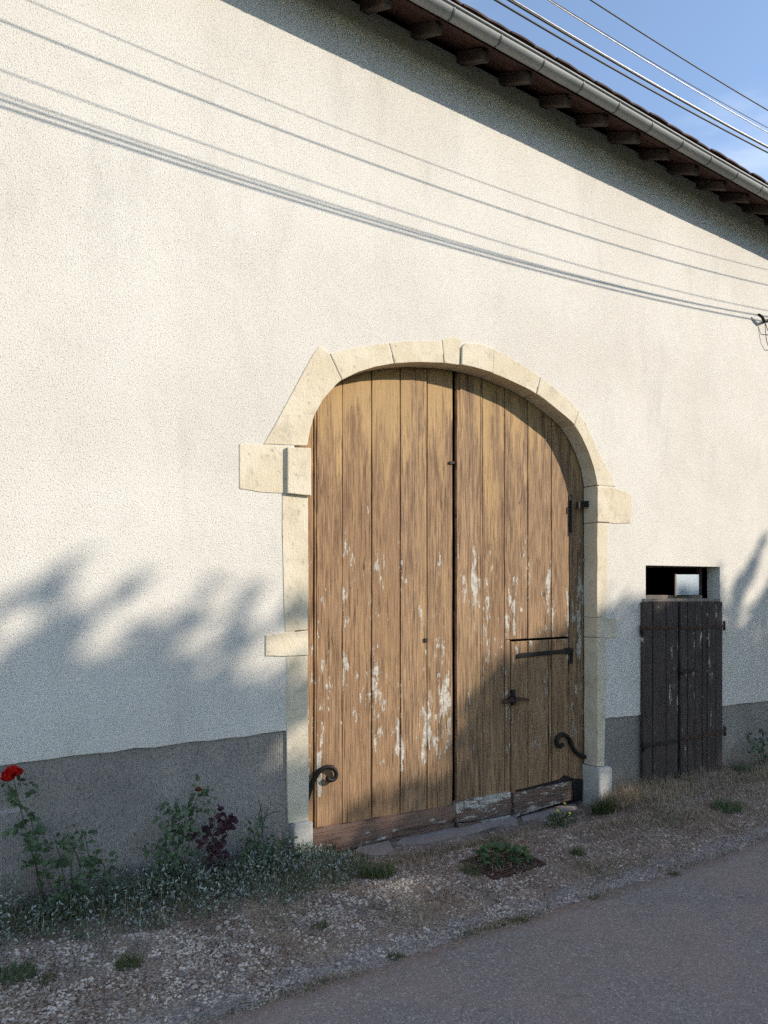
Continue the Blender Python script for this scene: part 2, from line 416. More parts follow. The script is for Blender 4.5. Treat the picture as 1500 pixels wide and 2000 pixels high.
far = sheet('far_verge', list(np.linspace(-60, 60, 61)), np.linspace(-34, -6.55, 16), lambda x, y: zbase(x, -1.7)+.03+.05*mnoise.noise(Vector((x*.5, y*.5, 0))), M['field'])
tag(far, kind='structure')

# ------------------------------------------------------------------ the barn
barn = empty('barn'); tag(barn, 'cream rendered stone barn with arched plank doorway and deep eaves', 'barn')
X0, X1 = -5.0, 20.0
REV = 0.165                                    # depth of the doorway reveal
# arch: inner edge of the stones, measured on the wall face
intr = [(600, 870), (603, 840), (611, 812), (630, 780), (648, 757), (667, 742), (700, 726), (733, 716), (770, 710), (817, 707), (867, 709), (899, 713),
        (931, 720), (961, 729), (1000, 745), (1030, 759), (1047.5, 769), (1078, 792), (1105, 814), (1121, 830), (1135, 852), (1150, 882), (1160, 912), (1166, 948)]
XL, XR = P(600, 1200).x, P(1166, 1200).x       # jamb inner edges
def arch_mid(off):
    pts = [P(*p) for p in intr]; c = Vector(((XL+XR)/2, 0, P(600, 900).z)); out = []
    for p in pts:
        d = (p - c); d.y = 0; out.append(p + d.normalized()*off)
    return out
# render (outer skin of the wall) with the doorway and the little door left open
zl, jx = P(0, 1493).z, .10
def jitter_line(a, b, n, amp=.007):
    out = []
    for i in range(n+1):
        t = i/n; p = a.lerp(b, t)
        if 0 < i < n: p.z += random.uniform(-amp, amp)
        out.append(p)
    return out
sdx0, sdx1 = P(1261, 1140).x, P(1406, 1140).x          # little opening
win_top = P(1260.5, 1104).z
pl = jitter_line(Vector((X0, 0, zl)), Vector((XL-jx, 0, P(557, 1427.5).z)), 60)
am = arch_mid(.07)
am[0].x = XL-jx; am[-1].x = XR+.03
pl += am
pl += jitter_line(Vector((XR+.03, 0, P(1185, 1402).z)), Vector((sdx0, 0, P(1258, 1396).z)), 8)
pl += [Vector((sdx0, 0, win_top)), Vector((sdx1, 0, P(1405.7, 1107).z))]
pl += jitter_line(Vector((sdx1, 0, P(1412, 1379).z)), Vector((X1, 0, P(1500, 1369).z-.3)), 50)
pl += [Vector((X1, 0, 6.16)), Vector((X0, 0, 6.16))]
bm = bmesh.new()
vv = [bm.verts.new(p) for p in pl]; f = bm.faces.new(vv)
r = bmesh.ops.extrude_face_region(bm, geom=[f]); ev = [g for g in r['geom'] if isinstance(g, bmesh.types.BMVert)]
bmesh.ops.translate(bm, verts=ev, vec=(0, .15, 0))
bmesh.ops.triangulate(bm, faces=[q for q in bm.faces if len(q.verts) > 4])
wall = bm_obj('wall', bm, M['render'], barn)
# plinth pieces, 14 mm behind the render
def plinth(x0, z0, x1, z1):
    prism_pts('plinth', [Vector((x0, .014, -.5)), Vector((x1, .014, -.7)), Vector((x1, .014, z1+.03)), Vector((x0, .014, z0+.03))], .13, M['plinth'], barn)
plinth(X0, zl, XL-.085, P(557, 1427).z); plinth(XR+.02, P(1185, 1402).z, sdx0, P(1258, 1396).z); plinth(sdx1, P(1412, 1379).z, X1, P(1500, 1369).z-.3)
# other walls and floor of the barn, so that its inside is dark
box('rear_wall', X0, X1, 9.0, 9.4, -.9, 6.2, M['inner'], barn)
box('end_wall', X0, X0+.4, .16, 9.0, -.9, 6.1, M['inner'], barn); box('end_wall', X1-.4, X1, .16, 9.0, -.9, 6.1, M['inner'], barn)
# --- dressed stones of the doorway
S = M['stone']; D0 = -.008
def stone(px, proud=.006, depth=None, mat=None, bevel=.007):
    pts = []
    for u, v in px: pts.append(P(u, v, 0.0) + Vector((0, -proud, 0)))
    # subdivide long edges and roughen a little
    out = []
    n = len(pts)
    for i in range(n):
        a, b = pts[i], pts[(i+1) % n]; k = max(1, int((b-a).length/.16)); 
        for q in range(k):
            p = a.lerp(b, q/k)
            if q: p = p + Vector((random.uniform(-.004, .004), 0, random.uniform(-.004, .004)))
            out.append(p)
    return prism_pts('arch_stone', out, (depth or REV-.012) + proud, mat or S, barn, bevel, 2)
def ii(a, b): return [intr[k] for k in range(a, b+1)]
stone([(514, 868), (540, 825), (563, 782), (592, 728), (612, 690), (623, 677), (632, 681), (642, 690)] + ii(0, 5)[::-1] + [(598, 870.5)], .005)
g = 1.1
stone([(643+g, 691), (670, 684), (700, 679), (730, 674), (759-g, 670.5)] + [(770-g, 710)] + ii(5, 7)[::-1] and [(643+g, 691), (670, 684), (700, 679), (730, 674), (759-g, 670.5), (770-g, 710.2), (733, 716), (700, 726), (667+g, 742)], .006)
stone([(759+g, 670), (795, 667), (830, 666), (862-g, 665), (867-g, 709), (817, 707), (770+g, 710)], .005)
stone([(862+g, 664), (876, 658), (893, 659), (902, 664), (900, 676), (897.3, 713), (867+g, 709)], .004)
stone([(900, 678), (906, 672), (918, 671), (936, 674), (963-g, 682), (961-g, 729), (931, 720), (899, 713)], .020)
stone([(963+g, 682), (985, 693), (1012, 709), (1035, 723), (1054-g, 736), (1047-g, 769), (1030, 759), (1000, 745), (961+g, 729.3)], .006)
stone([(1054+g, 736.5), (1080, 757), (1105, 777), (1129, 801), (1121, 829), (1105, 814), (1078, 792), (1047+g, 769.6)], .007)
stone([(1129.5, 803), (1143, 824), (1156, 855), (1169, 885), (1180, 905), (1190, 921), (1202, 951), (1166, 947.2), (1160, 912), (1150, 882), (1135, 852), (1121.5, 831)], .005)
# imposts
stone([(467, 867), (500, 868), (553, 873), (604, 877), (604, 967), (551, 963), (510, 961), (467, 955)], .005)
prism_pts('arch_stone', [P(*p) + Vector((0, -.030, 0)) for p in [(558.5, 874.5), (604, 876), (604.5, 969), (558.5, 964)]], .2, S, barn, .006, 2)
stone([(1166, 949), (1185, 951), (1203, 955), (1220, 960), (1232, 967), (1233, 990), (1231, 1022), (1200, 1022), (1166, 1020)], .006)
prism_pts('arch_stone', [P(*p) + Vector((0, -.014, 0)) for p in [(1165.0, 951), (1188, 952.5), (1188.5, 1020.5), (1165.0, 1019)]], .165, S, barn, .006, 2)
# jambs
stone([(551, 964.5), (601, 967.5), (601.5, 1100), (601, 1230), (557, 1234), (553, 1100)], .004)
stone([(518, 1240), (556, 1236), (601, 1231.5), (601.3, 1280), (556, 1281), (518, 1281)], .008)
stone([(558.5, 1282), (601, 1281), (602, 1440), (602, 1604), (563, 1609), (560, 1440)], .003)
stone([(1166, 1021), (1187, 1023.5), (1185, 1110), (1183, 1206), (1166, 1205.5)], .004)
stone([(1166, 1206.5), (1184, 1207), (1204, 1207), (1204, 1245), (1183, 1245.5), (1166, 1244.5)], .007)
stone([(1166, 1246), (1183, 1246.5), (1182, 1370), (1180, 1497), (1166, 1497)], .003)
prism_pts('arch_stone', [P(*p) + Vector((0, -.045, 0)) for p in [(569, 1612), (572, 1606), (602, 1601), (606, 1604), (606, 1690), (569, 1700)]], .2, M['basestone'], barn, .012, 2)
prism_pts('arch_stone', [P(*p) + Vector((0, -.040, 0)) for p in [(1164, 1499), (1187, 1496), (1190, 1500), (1190.5, 1585), (1164, 1590)]], .2, M['basestone'], barn, .018, 2)
# --- the plank door
yd = REV
def plank(x0, x1, z0, z1, mat, parent, name='plank', th=.03, amp=.0018, yoff=None):
    n = max(2, int((z1-z0)/.35)); yo = yd + (random.uniform(-.003, .003) if yoff is None else yoff)
    L = [Vector((x0 + random.uniform(-amp, amp), yo, z0 + (z1-z0)*k/n)) for k in range(n+1)]
    Rr = [Vector((x1 + random.uniform(-amp, amp), yo, z0 + (z1-z0)*k/n)) for k in range(n+1)]
    return prism_pts(name, L[::-1] + Rr, th, mat, parent, .004, 1)
def xd(u): return P(u, 1200, yd).x
lz = lambda u, v, y=yd: P(u, v, y).z
Wd = M['wood']
left_leaf = plank(xd(619), xd(668), -.02, 3.9, Wd, barn, 'door_leaf')
GAP = .0065
def fill_planks(edges, z0, z1, parent):
    for a, b in zip(edges[:-1], edges[1:]):
        plank(a+GAP, b-GAP, z0, z1, Wd, parent)
fill_planks([xd(585), xd(613), xd(618.5)], -.02, 3.9, left_leaf)
fill_planks([xd(668), xd(726), xd(782), xd(834.5), xd(886)-.006], -.02, 3.9, left_leaf)
right_leaf = plank(xd(893)-.004, xd(937.5), -.08, 3.9, Wd, barn, 'door_leaf')
plank(xd(937.5)+.003, xd(942), -.08, 3.9, Wd, right_leaf)
fill_planks([xd(942), xd(985.5)], -.08, 3.9, right_leaf)
plank(xd(985.5)+GAP, xd(997)-.004, -.08, lz(997, 1250), Wd, right_leaf)
plank(xd(985.5)+GAP, xd(1031)-GAP, lz(997, 1250)+.004, 3.9, Wd, right_leaf)
wt = lz(1050, 1249)
for a, b in ((1031, 1077), (1077, 1112)): plank(xd(a)+GAP, xd(b)-GAP, wt+.012, 3.9, Wd, right_leaf)
plank(xd(1112)+GAP, xd(1140)+.06, -.12, 3.9, Wd, right_leaf, yoff=.006)
wicket = plank(xd(997)+.008, xd(1031)-GAP, -.1, wt-.008, Wd, barn, 'wicket_door')
for a, b in ((1031, 1071), (1071.5, 1077.5), (1077.5, 1111)): plank(xd(a)+GAP, xd(b)-GAP, -.1, wt-.008, Wd, wicket)
# inner rails behind the planks
for z in (.35, 1.5, 2.6):
    box('rail', xd(590), xd(884), yd+.034, yd+.074, z, z+.16, M['rail'], left_leaf); box('rail', xd(897), xd(1135), yd+.034, yd+.074, z, z+.16, M['rail'], right_leaf)
# kick boards
yk = yd - .032
def kick(px, mat, parent, depth=.045):
    pts = []
    n = len(px)
    for i in range(n):
        a, b = P(*px[i], yk), P(*px[(i+1) % n], yk); k = max(1, int((b-a).length/.18))
        for q in range(k):
            p = a.lerp(b, q/k)
            if q: p.z += random.uniform(-.004, .004)
            pts.append(p)
    return prism_pts('kick_board', pts, depth, mat, parent, .006, 2)
kick([(590, 1625), (650, 1613), (780, 1592), (889, 1573), (889.5, 1597), (870, 1606), (815, 1614), (775, 1620), (764, 1629), (766, 1637), (700, 1654), (590, 1678)], M['rail'], left_leaf)
kick([(891, 1566), (940, 1558), (998, 1547), (999, 1590), (960, 1597), (920, 1604), (890, 1607)], M['rail2'], right_leaf)
kick([(893, 1610), (930, 1605), (997, 1592), (999, 1600), (960, 1610), (900, 1624)], M['rail2'], right_leaf, .035)
kick([(1003.5, 1550), (1060, 1537), (1117, 1526), (1119, 1562), (1060, 1578), (1025, 1590), (1006, 1598)], M['rail2'], wicket)
box('ledge', xd(590), xd(889), yd+.004, yd+.03, -.2, .02, M['rail'], left_leaf)
# ironwork
I = M['iron']
def iron(px, parent, y=yd-.012, th=.012, name='hinge_strap', mat=None): return prism(name, px, y, th, mat or I, parent, .002)
iron([(1009, 1279), (1016, 1276), (1098, 1269), (1108, 1265.5), (1118, 1266), (1121, 1271), (1118, 1277), (1106, 1278), (1097, 1276), (1018, 1285), (1009, 1287)], wicket)
iron([(1115, 1266), (1120, 1266), (1119, 1296), (1116, 1296)], wicket, yd-.016, .012, 'hinge_pin')
iron([(1008, 1543), (1030, 1539), (1095, 1522), (1104, 1514), (1118, 1520), (1128, 1524), (1126, 1530), (1096, 1530), (1030, 1546), (1010, 1549)], wicket)
iron([(1118, 1522), (1139, 1522), (1138, 1560), (1122, 1566)], right_leaf, yd-.02, .02, 'corner_iron')
iron([(1001, 1348), (1007, 1347), (1009, 1376), (1002, 1378)], wicket, yd-.028, .026, 'latch_plate')
iron([(984, 1368), (996, 1361), (1006, 1361), (1033, 1364), (1034, 1369), (1006, 1369), (990, 1375), (984, 1376)], wicket, yd-.04, .012, 'latch_bar', M['rust'])
tube('latch_loop', [P(993, 1366, yd-.04), P(997, 1359, yd-.05), P(1004, 1358, yd-.05), P(1007, 1366, yd-.04), P(1002, 1372, yd-.04), P(995, 1371, yd-.04)], .006, I, wicket, 6)
iron([(1112, 968), (1117, 966), (1117, 1040), (1112, 1038)], right_leaf, yd-.010, .012, 'hinge_knuckle')
iron([(1130, 980), (1138, 978.5), (1154, 978), (1154, 990), (1138, 991), (1130, 993)], right_leaf, .09, .03, 'hinge_strap')
iron([(878, 901), (888, 901), (888, 906), (878, 906)], left_leaf, yd-.01, .012, 'bolt_head'); iron([(829, 1247), (836, 1247), (836, 1254), (829, 1254)], left_leaf, yd-.01, .012, 'bolt_head')
def scroll(px, parent, r0, r1):
    pts = [P(u, v, yd-.03) for u, v in px]; d = []
    for i in range(len(pts)-1):
        p0, p1, p2, p3 = pts[max(i-1, 0)], pts[i], pts[i+1], pts[min(i+2, len(pts)-1)]
        for k in range(4):
            t = k/4; d.append(.5*((2*p1)+(p2-p0)*t+(2*p0-5*p1+4*p2-p3)*t*t+(3*p1-p0-3*p2+p3)*t**3))
    d.append(pts[-1]); n = len(d)
    return tube('scroll_stay', d, [r0+(r1-r0)*k/(n-1) for k in range(n)], I, parent, 8)
scroll([(599, 1562), (606, 1541), (614, 1521), (624, 1506), (637, 1498.5), (650, 1500), (657, 1511), (653, 1521.5), (644, 1524), (638, 1519)], left_leaf, .019, .0155)
scroll([(1142, 1479), (1130, 1473), (1119, 1461), (1114, 1447), (1106, 1437), (1096, 1435), (1088, 1443), (1088.5, 1454), (1095, 1458), (1100, 1453)], right_leaf, .022, .018)
# --- little double door with its opening above
Dk = M['darkwood']; ys = -.034
small = None
def sb(u0, u1, top, b0, b1, yo=0):
    global small
    pts = [P(u0, b0, ys), P(u1, b1, ys), P(u1, top, ys), P(u0, top, ys)]
    pts = [p + Vector((0, yo, 0)) for p in pts]
    e = .0058; pts[0].x += e; pts[3].x += e; pts[1].x -= e; pts[2].x -= e
    return pts
def bot(u): return 1532 + (1503-1532)*(u-1256)/(1412-1256)
def leaf(us, top):
    root = None
    for a, b in zip(us[:-1], us[1:]):
        o = prism_pts('door_leaf' if root is None else 'board', sb(a, b, top+random.uniform(-.6, .6), bot(a), bot(b), random.uniform(-.003, .003)), .028, Dk, root or barn, .003, 1)
        root = root or o
    return root
l1 = leaf([1255.5, 1275.3, 1301, 1324.5], 1175.5); l2 = leaf([1329, 1343.5, 1358, 1372.3, 1381, 1398, 1411.5], 1175.2)
Ru = M['rust']
def st(px, parent, mat=Ru): return prism('hinge_strap', px, ys-.008, .008, mat, parent, .0015)
st([(1253, 1221.5), (1321, 1222.5), (1321, 1229), (1253, 1229)], l1); st([(1332, 1222.5), (1411, 1219.5), (1415, 1219.5), (1415, 1226), (1332, 1229)], l2)
st([(1255, 1453), (1324, 1443.5), (1324, 1451), (1257, 1461)], l1, I); st([(1336, 1439), (1411, 1425), (1417, 1424), (1417, 1432), (1336, 1446)], l2)
for px, par in (((1253, 1230), l1), ((1414.5, 1222), l2), ((1256, 1458), l1), ((1415.5, 1428), l2)):
    a = P(px[0], px[1]-9, -.03); b = P(px[0], px[1]+9, -.03); tube('hinge_pin', [a, b], .014, I, par, 8)
for u, v, par in [(1263, 1225, l1), (1279, 1225, l1), (1291, 1225, l1), (1306, 1225, l1), (1345, 1225, l2), (1361, 1224, l2), (1373, 1224, l2), (1385, 1223, l2), (1398, 1222.5, l2), (1349, 1440, l2), (1374, 1435, l2)]:
    c = P(u, v, ys-.009); tube('rivet', [c, c+Vector((0, -.005, 0))], .008, I, par, 6)
prism('latch_bar', [(1327, 1310), (1336, 1309), (1359, 1306), (1359.5, 1309.5), (1338, 1313), (1328, 1314)], ys-.02, .012, I, l2, .002)
tube('latch_hook', [P(1325, 1308, ys-.02), P(1330, 1312, ys-.03), P(1333, 1319, ys-.03)], .005, I, l2, 6)
tube('latch_post', [P(1328.5, 1290, ys-.012), P(1328.5, 1326, ys-.012)], .006, I, l2, 6)
win = prism('window', [(1258, 1169.5), (1407, 1169), (1407.5, 1175), (1258, 1175.3)], -.02, .17, M['frame'], barn, .003)          # the sill slab
fy = .13
prism('frame_bar', [(1250, 1162), (1372, 1163), (1372, 1172), (1250, 1172)], fy-.03, .05, M['frame'], win, .003)
prism('frame_bar', [(1366, 1098), (1371, 1098), (1371, 1172), (1366, 1172)], fy+.01, .04, M['darkwood'], win, .002)
prism('frame_bar', [(1240, 1098), (1400, 1100), (1400, 1110), (1240, 1108)], fy+.022, .04, M['darkwood'], win, .002)
def quad_pane(u0, u1, v0, v1, yt, yb):
    a = [P(u0, v1, yb), P(u1, v1, yb), P(u1, v0, yt), P(u0, v0, yt)]
    return prism_pts('pane', a, .006, M['pane'], win)
quad_pane(1321, 1365, 1122, 1162, .11, .045)
prism_pts('pane_frame', [P(1319, 1164, .043), P(1321.8, 1164, .043), P(1321.8, 1121, .108), P(1319, 1121, .108)], .012, M['frame'], win)
# --- eaves: rafters, soffit boards, gutter, tiles
PITCH = R(27); ce, se, te = math.cos(PITCH), math.sin(PITCH), math.tan(PITCH)
RE_Y, RE_Z = -.30, 6.048                       # rafter end: y, top z
DX = .4625; RX0 = .628*4.5 - DX*16
ztop = lambda y: RE_Z + (y - RE_Y)*te
def rafter_mesh():
    bm = bmesh.new(); w = .036; yb = .9
    prof = [(RE_Y, RE_Z), (RE_Y, RE_Z-.09), (yb, ztop(yb)-.09/ce), (yb, ztop(yb))]
    a = [bm.verts.new((-w, y, z)) for y, z in prof]; b = [bm.verts.new((w, y, z)) for y, z in prof]
    bm.faces.new(a); bm.faces.new(b[::-1])
    for i in range(4): bm.faces.new((a[i], b[i], b[(i+1) % 4], a[(i+1) % 4]))
    bmesh.ops.bevel(bm, geom=bm.edges[:], offset=.004, segments=1, affect='EDGES')
    return bm
r0 = bm_obj('rafter', rafter_mesh(), M['rafter'], barn); nr = 0
xr = []
for k in range(60):
    x = RX0 + k*DX
    if x < X0+.1 or x > X1-.1: continue
    xr.append(x)
    o = r0 if not nr else link(r0.copy(), barn)
    nr += 1; o.location = (x + random.uniform(-.018, .018), random.uniform(-.018, .012), random.uniform(-.006, .004)); o.rotation_euler = (0, random.uniform(-.002, .002), random.uniform(-.03, .03)); o.scale = (random.uniform(.88, 1.14), 1, 1)
def slope_slab(name, y0, y1, x0, x1, dz0, th, mat, parent):
    V = []
    for x in (x0, x1):
        for y in (y0, y1):
            V += [(x, y, ztop(y)+dz0), (x, y, ztop(y)+dz0+th)]
    F = [(0, 1, 3, 2), (4, 6, 7, 5), (0, 4, 5, 1), (2, 3, 7, 6), (0, 2, 6, 4), (1, 5, 7, 3)]
    return mesh_obj(name, V, F, mat, parent)
yq = RE_Y - .05
for k in range(5):
    w = .118; slope_slab('soffit_board', yq, yq+w-.006, X0, X1, .006 + random.uniform(0, .003), .02, M['soffit'], barn); yq += w
roof = slope_slab('roof', yq, 4.8, X0-.2, X1+.2, .03, .14, M['tile'], barn)
yr = 9.8
V = [(X0-.2, 4.8, ztop(4.8)+.03), (X1+.2, 4.8, ztop(4.8)+.03), (X1+.2, yr, ztop(4.8)+.03-(yr-4.8)*te), (X0-.2, yr, ztop(4.8)+.03-(yr-4.8)*te)]
V += [(a, b, c+.06) for a, b, c in V]
mesh_obj('roof', V, [(0, 1, 2, 3), (7, 6, 5, 4), (0, 4, 5, 1), (1, 5, 6, 2), (2, 6, 7, 3), (3, 7, 4, 0)], M['tile'], barn)
for xe in (X0, X1-.4):      # gable triangles
    prof = [(.0, 6.1), (9.4, 6.1), (9.4, ztop(4.8)-(9.4-4.8)*te), (4.8, ztop(4.8)), (.0, ztop(0))]
    V = [(xe, y, z) for y, z in prof] + [(xe+.4, y, z) for y, z in prof]; n = 5
    mesh_obj('gable', V, [tuple(range(n)), tuple(range(2*n-1, n-1, -1))] + [(i, i+n, (i+1) % n+n, (i+1) % n) for i in range(n)], M['inner'], barn)
def tile_mesh():
    bm = bmesh.new(); n = 6; w = .125; L = .42
    rows = []
    for y in (0, L):
        for dz in (0, .016):
            rows.append([bm.verts.new((-w + 2*w*i/n, y, y*te + dz + .008*math.sin(math.pi*i/n))) for i in range(n+1)])
    for i in range(n):
        bm.faces.new((rows[1][i], rows[1][i+1], rows[3][i+1], rows[3][i])); bm.faces.new((rows[0][i+1], rows[0][i], rows[2][i], rows[2][i+1]))
        bm.faces.new((rows[0][i], rows[0][i+1], rows[1][i+1], rows[1][i])); bm.faces.new((rows[2][i+1], rows[2][i], rows[3][i], rows[3][i+1]))
    for i in (0, n): bm.faces.new((rows[0][i], rows[1][i], rows[3][i], rows[2][i]))
    return bm
t0 = bm_obj('tile', tile_mesh(), M['tile'], roof, False); first = True
for x in np.arange(X0, X1+.1, .245):
    for row in range(3):
        o = t0 if first else link(t0.copy(), roof)
        first = False
        y = RE_Y - .10 + row*.33 + random.uniform(-.012, .012)
        o.location = (x + random.uniform(-.006, .006), y, ztop(y) + .188 + row*.012 + random.uniform(-.004, .004)); o.rotation_euler = (0, random.uniform(-.03, .03), random.uniform(-.03, .03))
GY, GZ, GR = -.395, 6.085, .058                 # gutter centre line
def gutter_arc(rad, x, a0=180, a1=360, n=14):
    return [(x, GY + rad*math.cos(R(a0+(a1-a0)*i/n)), GZ + rad*math.sin(R(a0+(a1-a0)*i/n))) for i in range(n+1)]
V = []; F = []; secs = list(np.arange(X0-.1, X1+.1, .5)); n = 15
for rad in (GR, GR-.003):
    for x in secs:
        dz = .003*math.sin(x*1.7) + .002*math.sin(x*4.1)
        V += [(a, b, c+dz) for a, b, c in gutter_arc(rad, x)]
m = len(secs)
for s_ in range(2):
    for i in range(m-1):
        for k in range(n-1):
            a = s_*m*n + i*n + k; q = (a, a+1, a+n+1, a+n); F.append(q if s_ else q[::-1])
gutter = mesh_obj('gutter', V, F, M['zinc'], barn, True)
tube('rolled_edge', [(x, GY-GR-.004, GZ+.004+.003*math.sin(x*1.7)) for x in secs], .009, M['zinc'], gutter, 8)
def bracket_mesh():
    V = []; F = []
    for x in (-.007, .007): V += gutter_arc(GR+.003, x, 176, 362)
    for k in range(14): F.append((k, k+1, k+16, k+15))
    V2 = len(V)
    for x in (-.007, .007): V += gutter_arc(GR+.0005, x, 176, 362)
    for k in range(14): F.append((V2+k, V2+k+15, V2+k+16, V2+k+1))
    for k in range(14): F.append((k, V2+k, V2+k+1, k+1)); F.append((k+15, k+16, V2+k+16, V2+k+15))
    return V, F
b0 = mesh_obj('gutter_bracket', *bracket_mesh(), M['seam'], gutter, False)
for i, x in enumerate(xr):
    o = b0 if i == 0 else link(b0.copy(), gutter); o.location = (x + .03, 0, .003*math.sin(x*1.7))

# ------------------------------------------------------------------ threshold slabs
def slab(px, label, z_up=.02, th=.10):
    pts = [G(u, v) for u, v in px]
    zt = sum(p.z for p in pts)/len(pts) + z_up
    bm = bmesh.new(); nn = len(pts); dz = lambda p: zt - .02*(p.x-pts[0].x)
    tv = [bm.verts.new((p.x, p.y, dz(p))) for p in pts]; bv = [bm.verts.new((p.x, p.y, dz(p)-th)) for p in pts]
    bm.faces.new(tv); bm.faces.new(bv[::-1])
    for i in range(nn): bm.faces.new((tv[i], bv[i], bv[(i+1) % nn], tv[(i+1) % nn]))
    bmesh.ops.bevel(bm, geom=[e for e in bm.edges if e.verts[0] in tv and e.verts[1] in tv], offset=.012, segments=2, affect='EDGES')
    return tag(bm_obj('threshold_slab', bm, M['slab'], None), label, 'slab', 'threshold slabs')
slab([(800, 1652), (770, 1648), (790, 1632), (885, 1606), (985, 1590), (1012, 1603), (1010, 1612), (960, 1620), (900, 1636), (840, 1650)], 'long worn stone slab under the gap of the plank door', .028)
slab([(720, 1676), (690, 1668), (700, 1655), (760, 1645), (772, 1664), (752, 1674)], 'small stone slab below the left door leaf beside silvery plants', .02)
slab([(1020, 1606), (1015, 1596), (1060, 1583), (1125, 1568), (1128, 1580), (1070, 1596)], 'narrow stone slab under the wicket door behind yellow flowers', .02)

# ------------------------------------------------------------------ overhead cables (their shadows fall on the wall)
TA = math.tan(SUN_AZ); TE = math.tan(SUN_EL)/math.cos(SUN_AZ)
def cable(px, w, rad, label, mat='cable'):
    sp = [P(u, v) for u, v in px]; k = np.polyfit([p.x for p in sp], [p.z for p in sp], 2)
    if k[0] < 0.0015: k = np.polyfit([p.x for p in sp], [p.z for p in sp], 1); k = np.array([0, *k])
    pts = []
    for xs in np.arange(-9, 15, .4):
        x0 = max(xs, -6)
        pts.append((xs + w*TA, -w, float(np.polyval(k, xs)) + w*TE))
    o = tube('overhead_cable', pts, rad, M[mat], None, 6); return tag(o, label, 'cable', 'overhead cables along the street')
cable([(45, 0), (360, 126), (660, 246), (900, 345), (1500, 527)], .99, .003, 'thin overhead wire casting the topmost faint shadow on the wall')
cable([(0, 41), (384, 189), (660, 295), (900, 383), (1500, 557)], 1.17, .0052, 'single overhead cable highest in the sky casting the lone dark line', 'cable')
cable([(0, 135), (336, 258), (660, 378), (900, 445), (1500, 607)], 1.22, .0036, 'thin overhead wire just below the highest cable', 'alu')
cable([(0, 182), (300, 288), (600, 383), (1380, 597)], 1.21, .0042, 'upper cable of the close bundle above the gutter', 'alu')
cable([(0, 197), (360, 312), (780, 445), (1380, 600), (1500, 617)], 1.19, .0065, 'middle cable of the close bundle above the gutter')
cable([(0, 209), (360, 325), (768, 449), (1380, 609), (1500, 628)], 1.235, .0068, 'lowest cable of the close bundle nearest the gutter')
clamp = empty('cable_clamp', P(1497, 630, 0)); tag(clamp, 'small black cable clamp with hanging loops on the upper right wall', 'clamp')
tube('clamp_body', [P(1481, 614, -.05), P(1489, 619, -.06), P(1492, 627, -.05), P(1504, 624, -.03), P(1516, 622, .0)], [.013, .018, .018, .013, .012], I, clamp, 8)
tube('cable_loop', [P(1492, 622, -.05), P(1496, 635, -.05), P(1500, 646, -.05), P(1508, 650, -.03), P(1516, 640, .0)], .005, M['cable'], clamp, 6)
tube('cable_loop', [P(1494, 626, -.05), P(1495, 645, -.045), P(1497, 665, -.04), P(1502, 680, -.03), P(1512, 684, .0)], .004, M['cable'], clamp, 6)

# ------------------------------------------------------------------ plants
def leaf_card(V, F, c, d, nrm, L, W, fold=.25):
    """six-point leaf with a centre fold"""
    d = d.normalized(); s_ = d.cross(nrm)
    if s_.length < 1e-4: s_ = d.orthogonal()
    s_.normalize(); n = s_.cross(d).normalized(); b = len(V)
    V += [c, c+d*(.35*L)+s_*(W*.5)+n*(fold*W*.5), c+d*(.75*L)+s_*(W*.36)+n*(fold*W*.3)-n*(.04*L), c+d*L-n*(.12*L), c+d*(.75*L)-s_*(W*.36)+n*(fold*W*.3)-n*(.04*L), c+d*(.35*L)-s_*(W*.5)+n*(fold*W*.5), c+d*(.5*L)]
    F += [(b, b+1, b+6), (b+1, b+2, b+6), (b+2, b+3, b+6), (b+3, b+4, b+6), (b+4, b+5, b+6), (b+5, b, b+6)]
def rv(a=1.0): return Vector((random.uniform(-a, a), random.uniform(-a, a), random.uniform(-a, a)))
def smooth_path(pts, k=5):
    d = []
    for i in range(len(pts)-1):
        p0, p1, p2, p3 = pts[max(i-1, 0)], pts[i], pts[i+1], pts[min(i+2, len(pts)-1)]
        for q in range(k):
            t = q/k; d.append(.5*((2*p1)+(p2-p0)*t+(2*p0-5*p1+4*p2-p3)*t*t+(3*p1-p0-3*p2+p3)*t**3))
    d.append(pts[-1]); return d
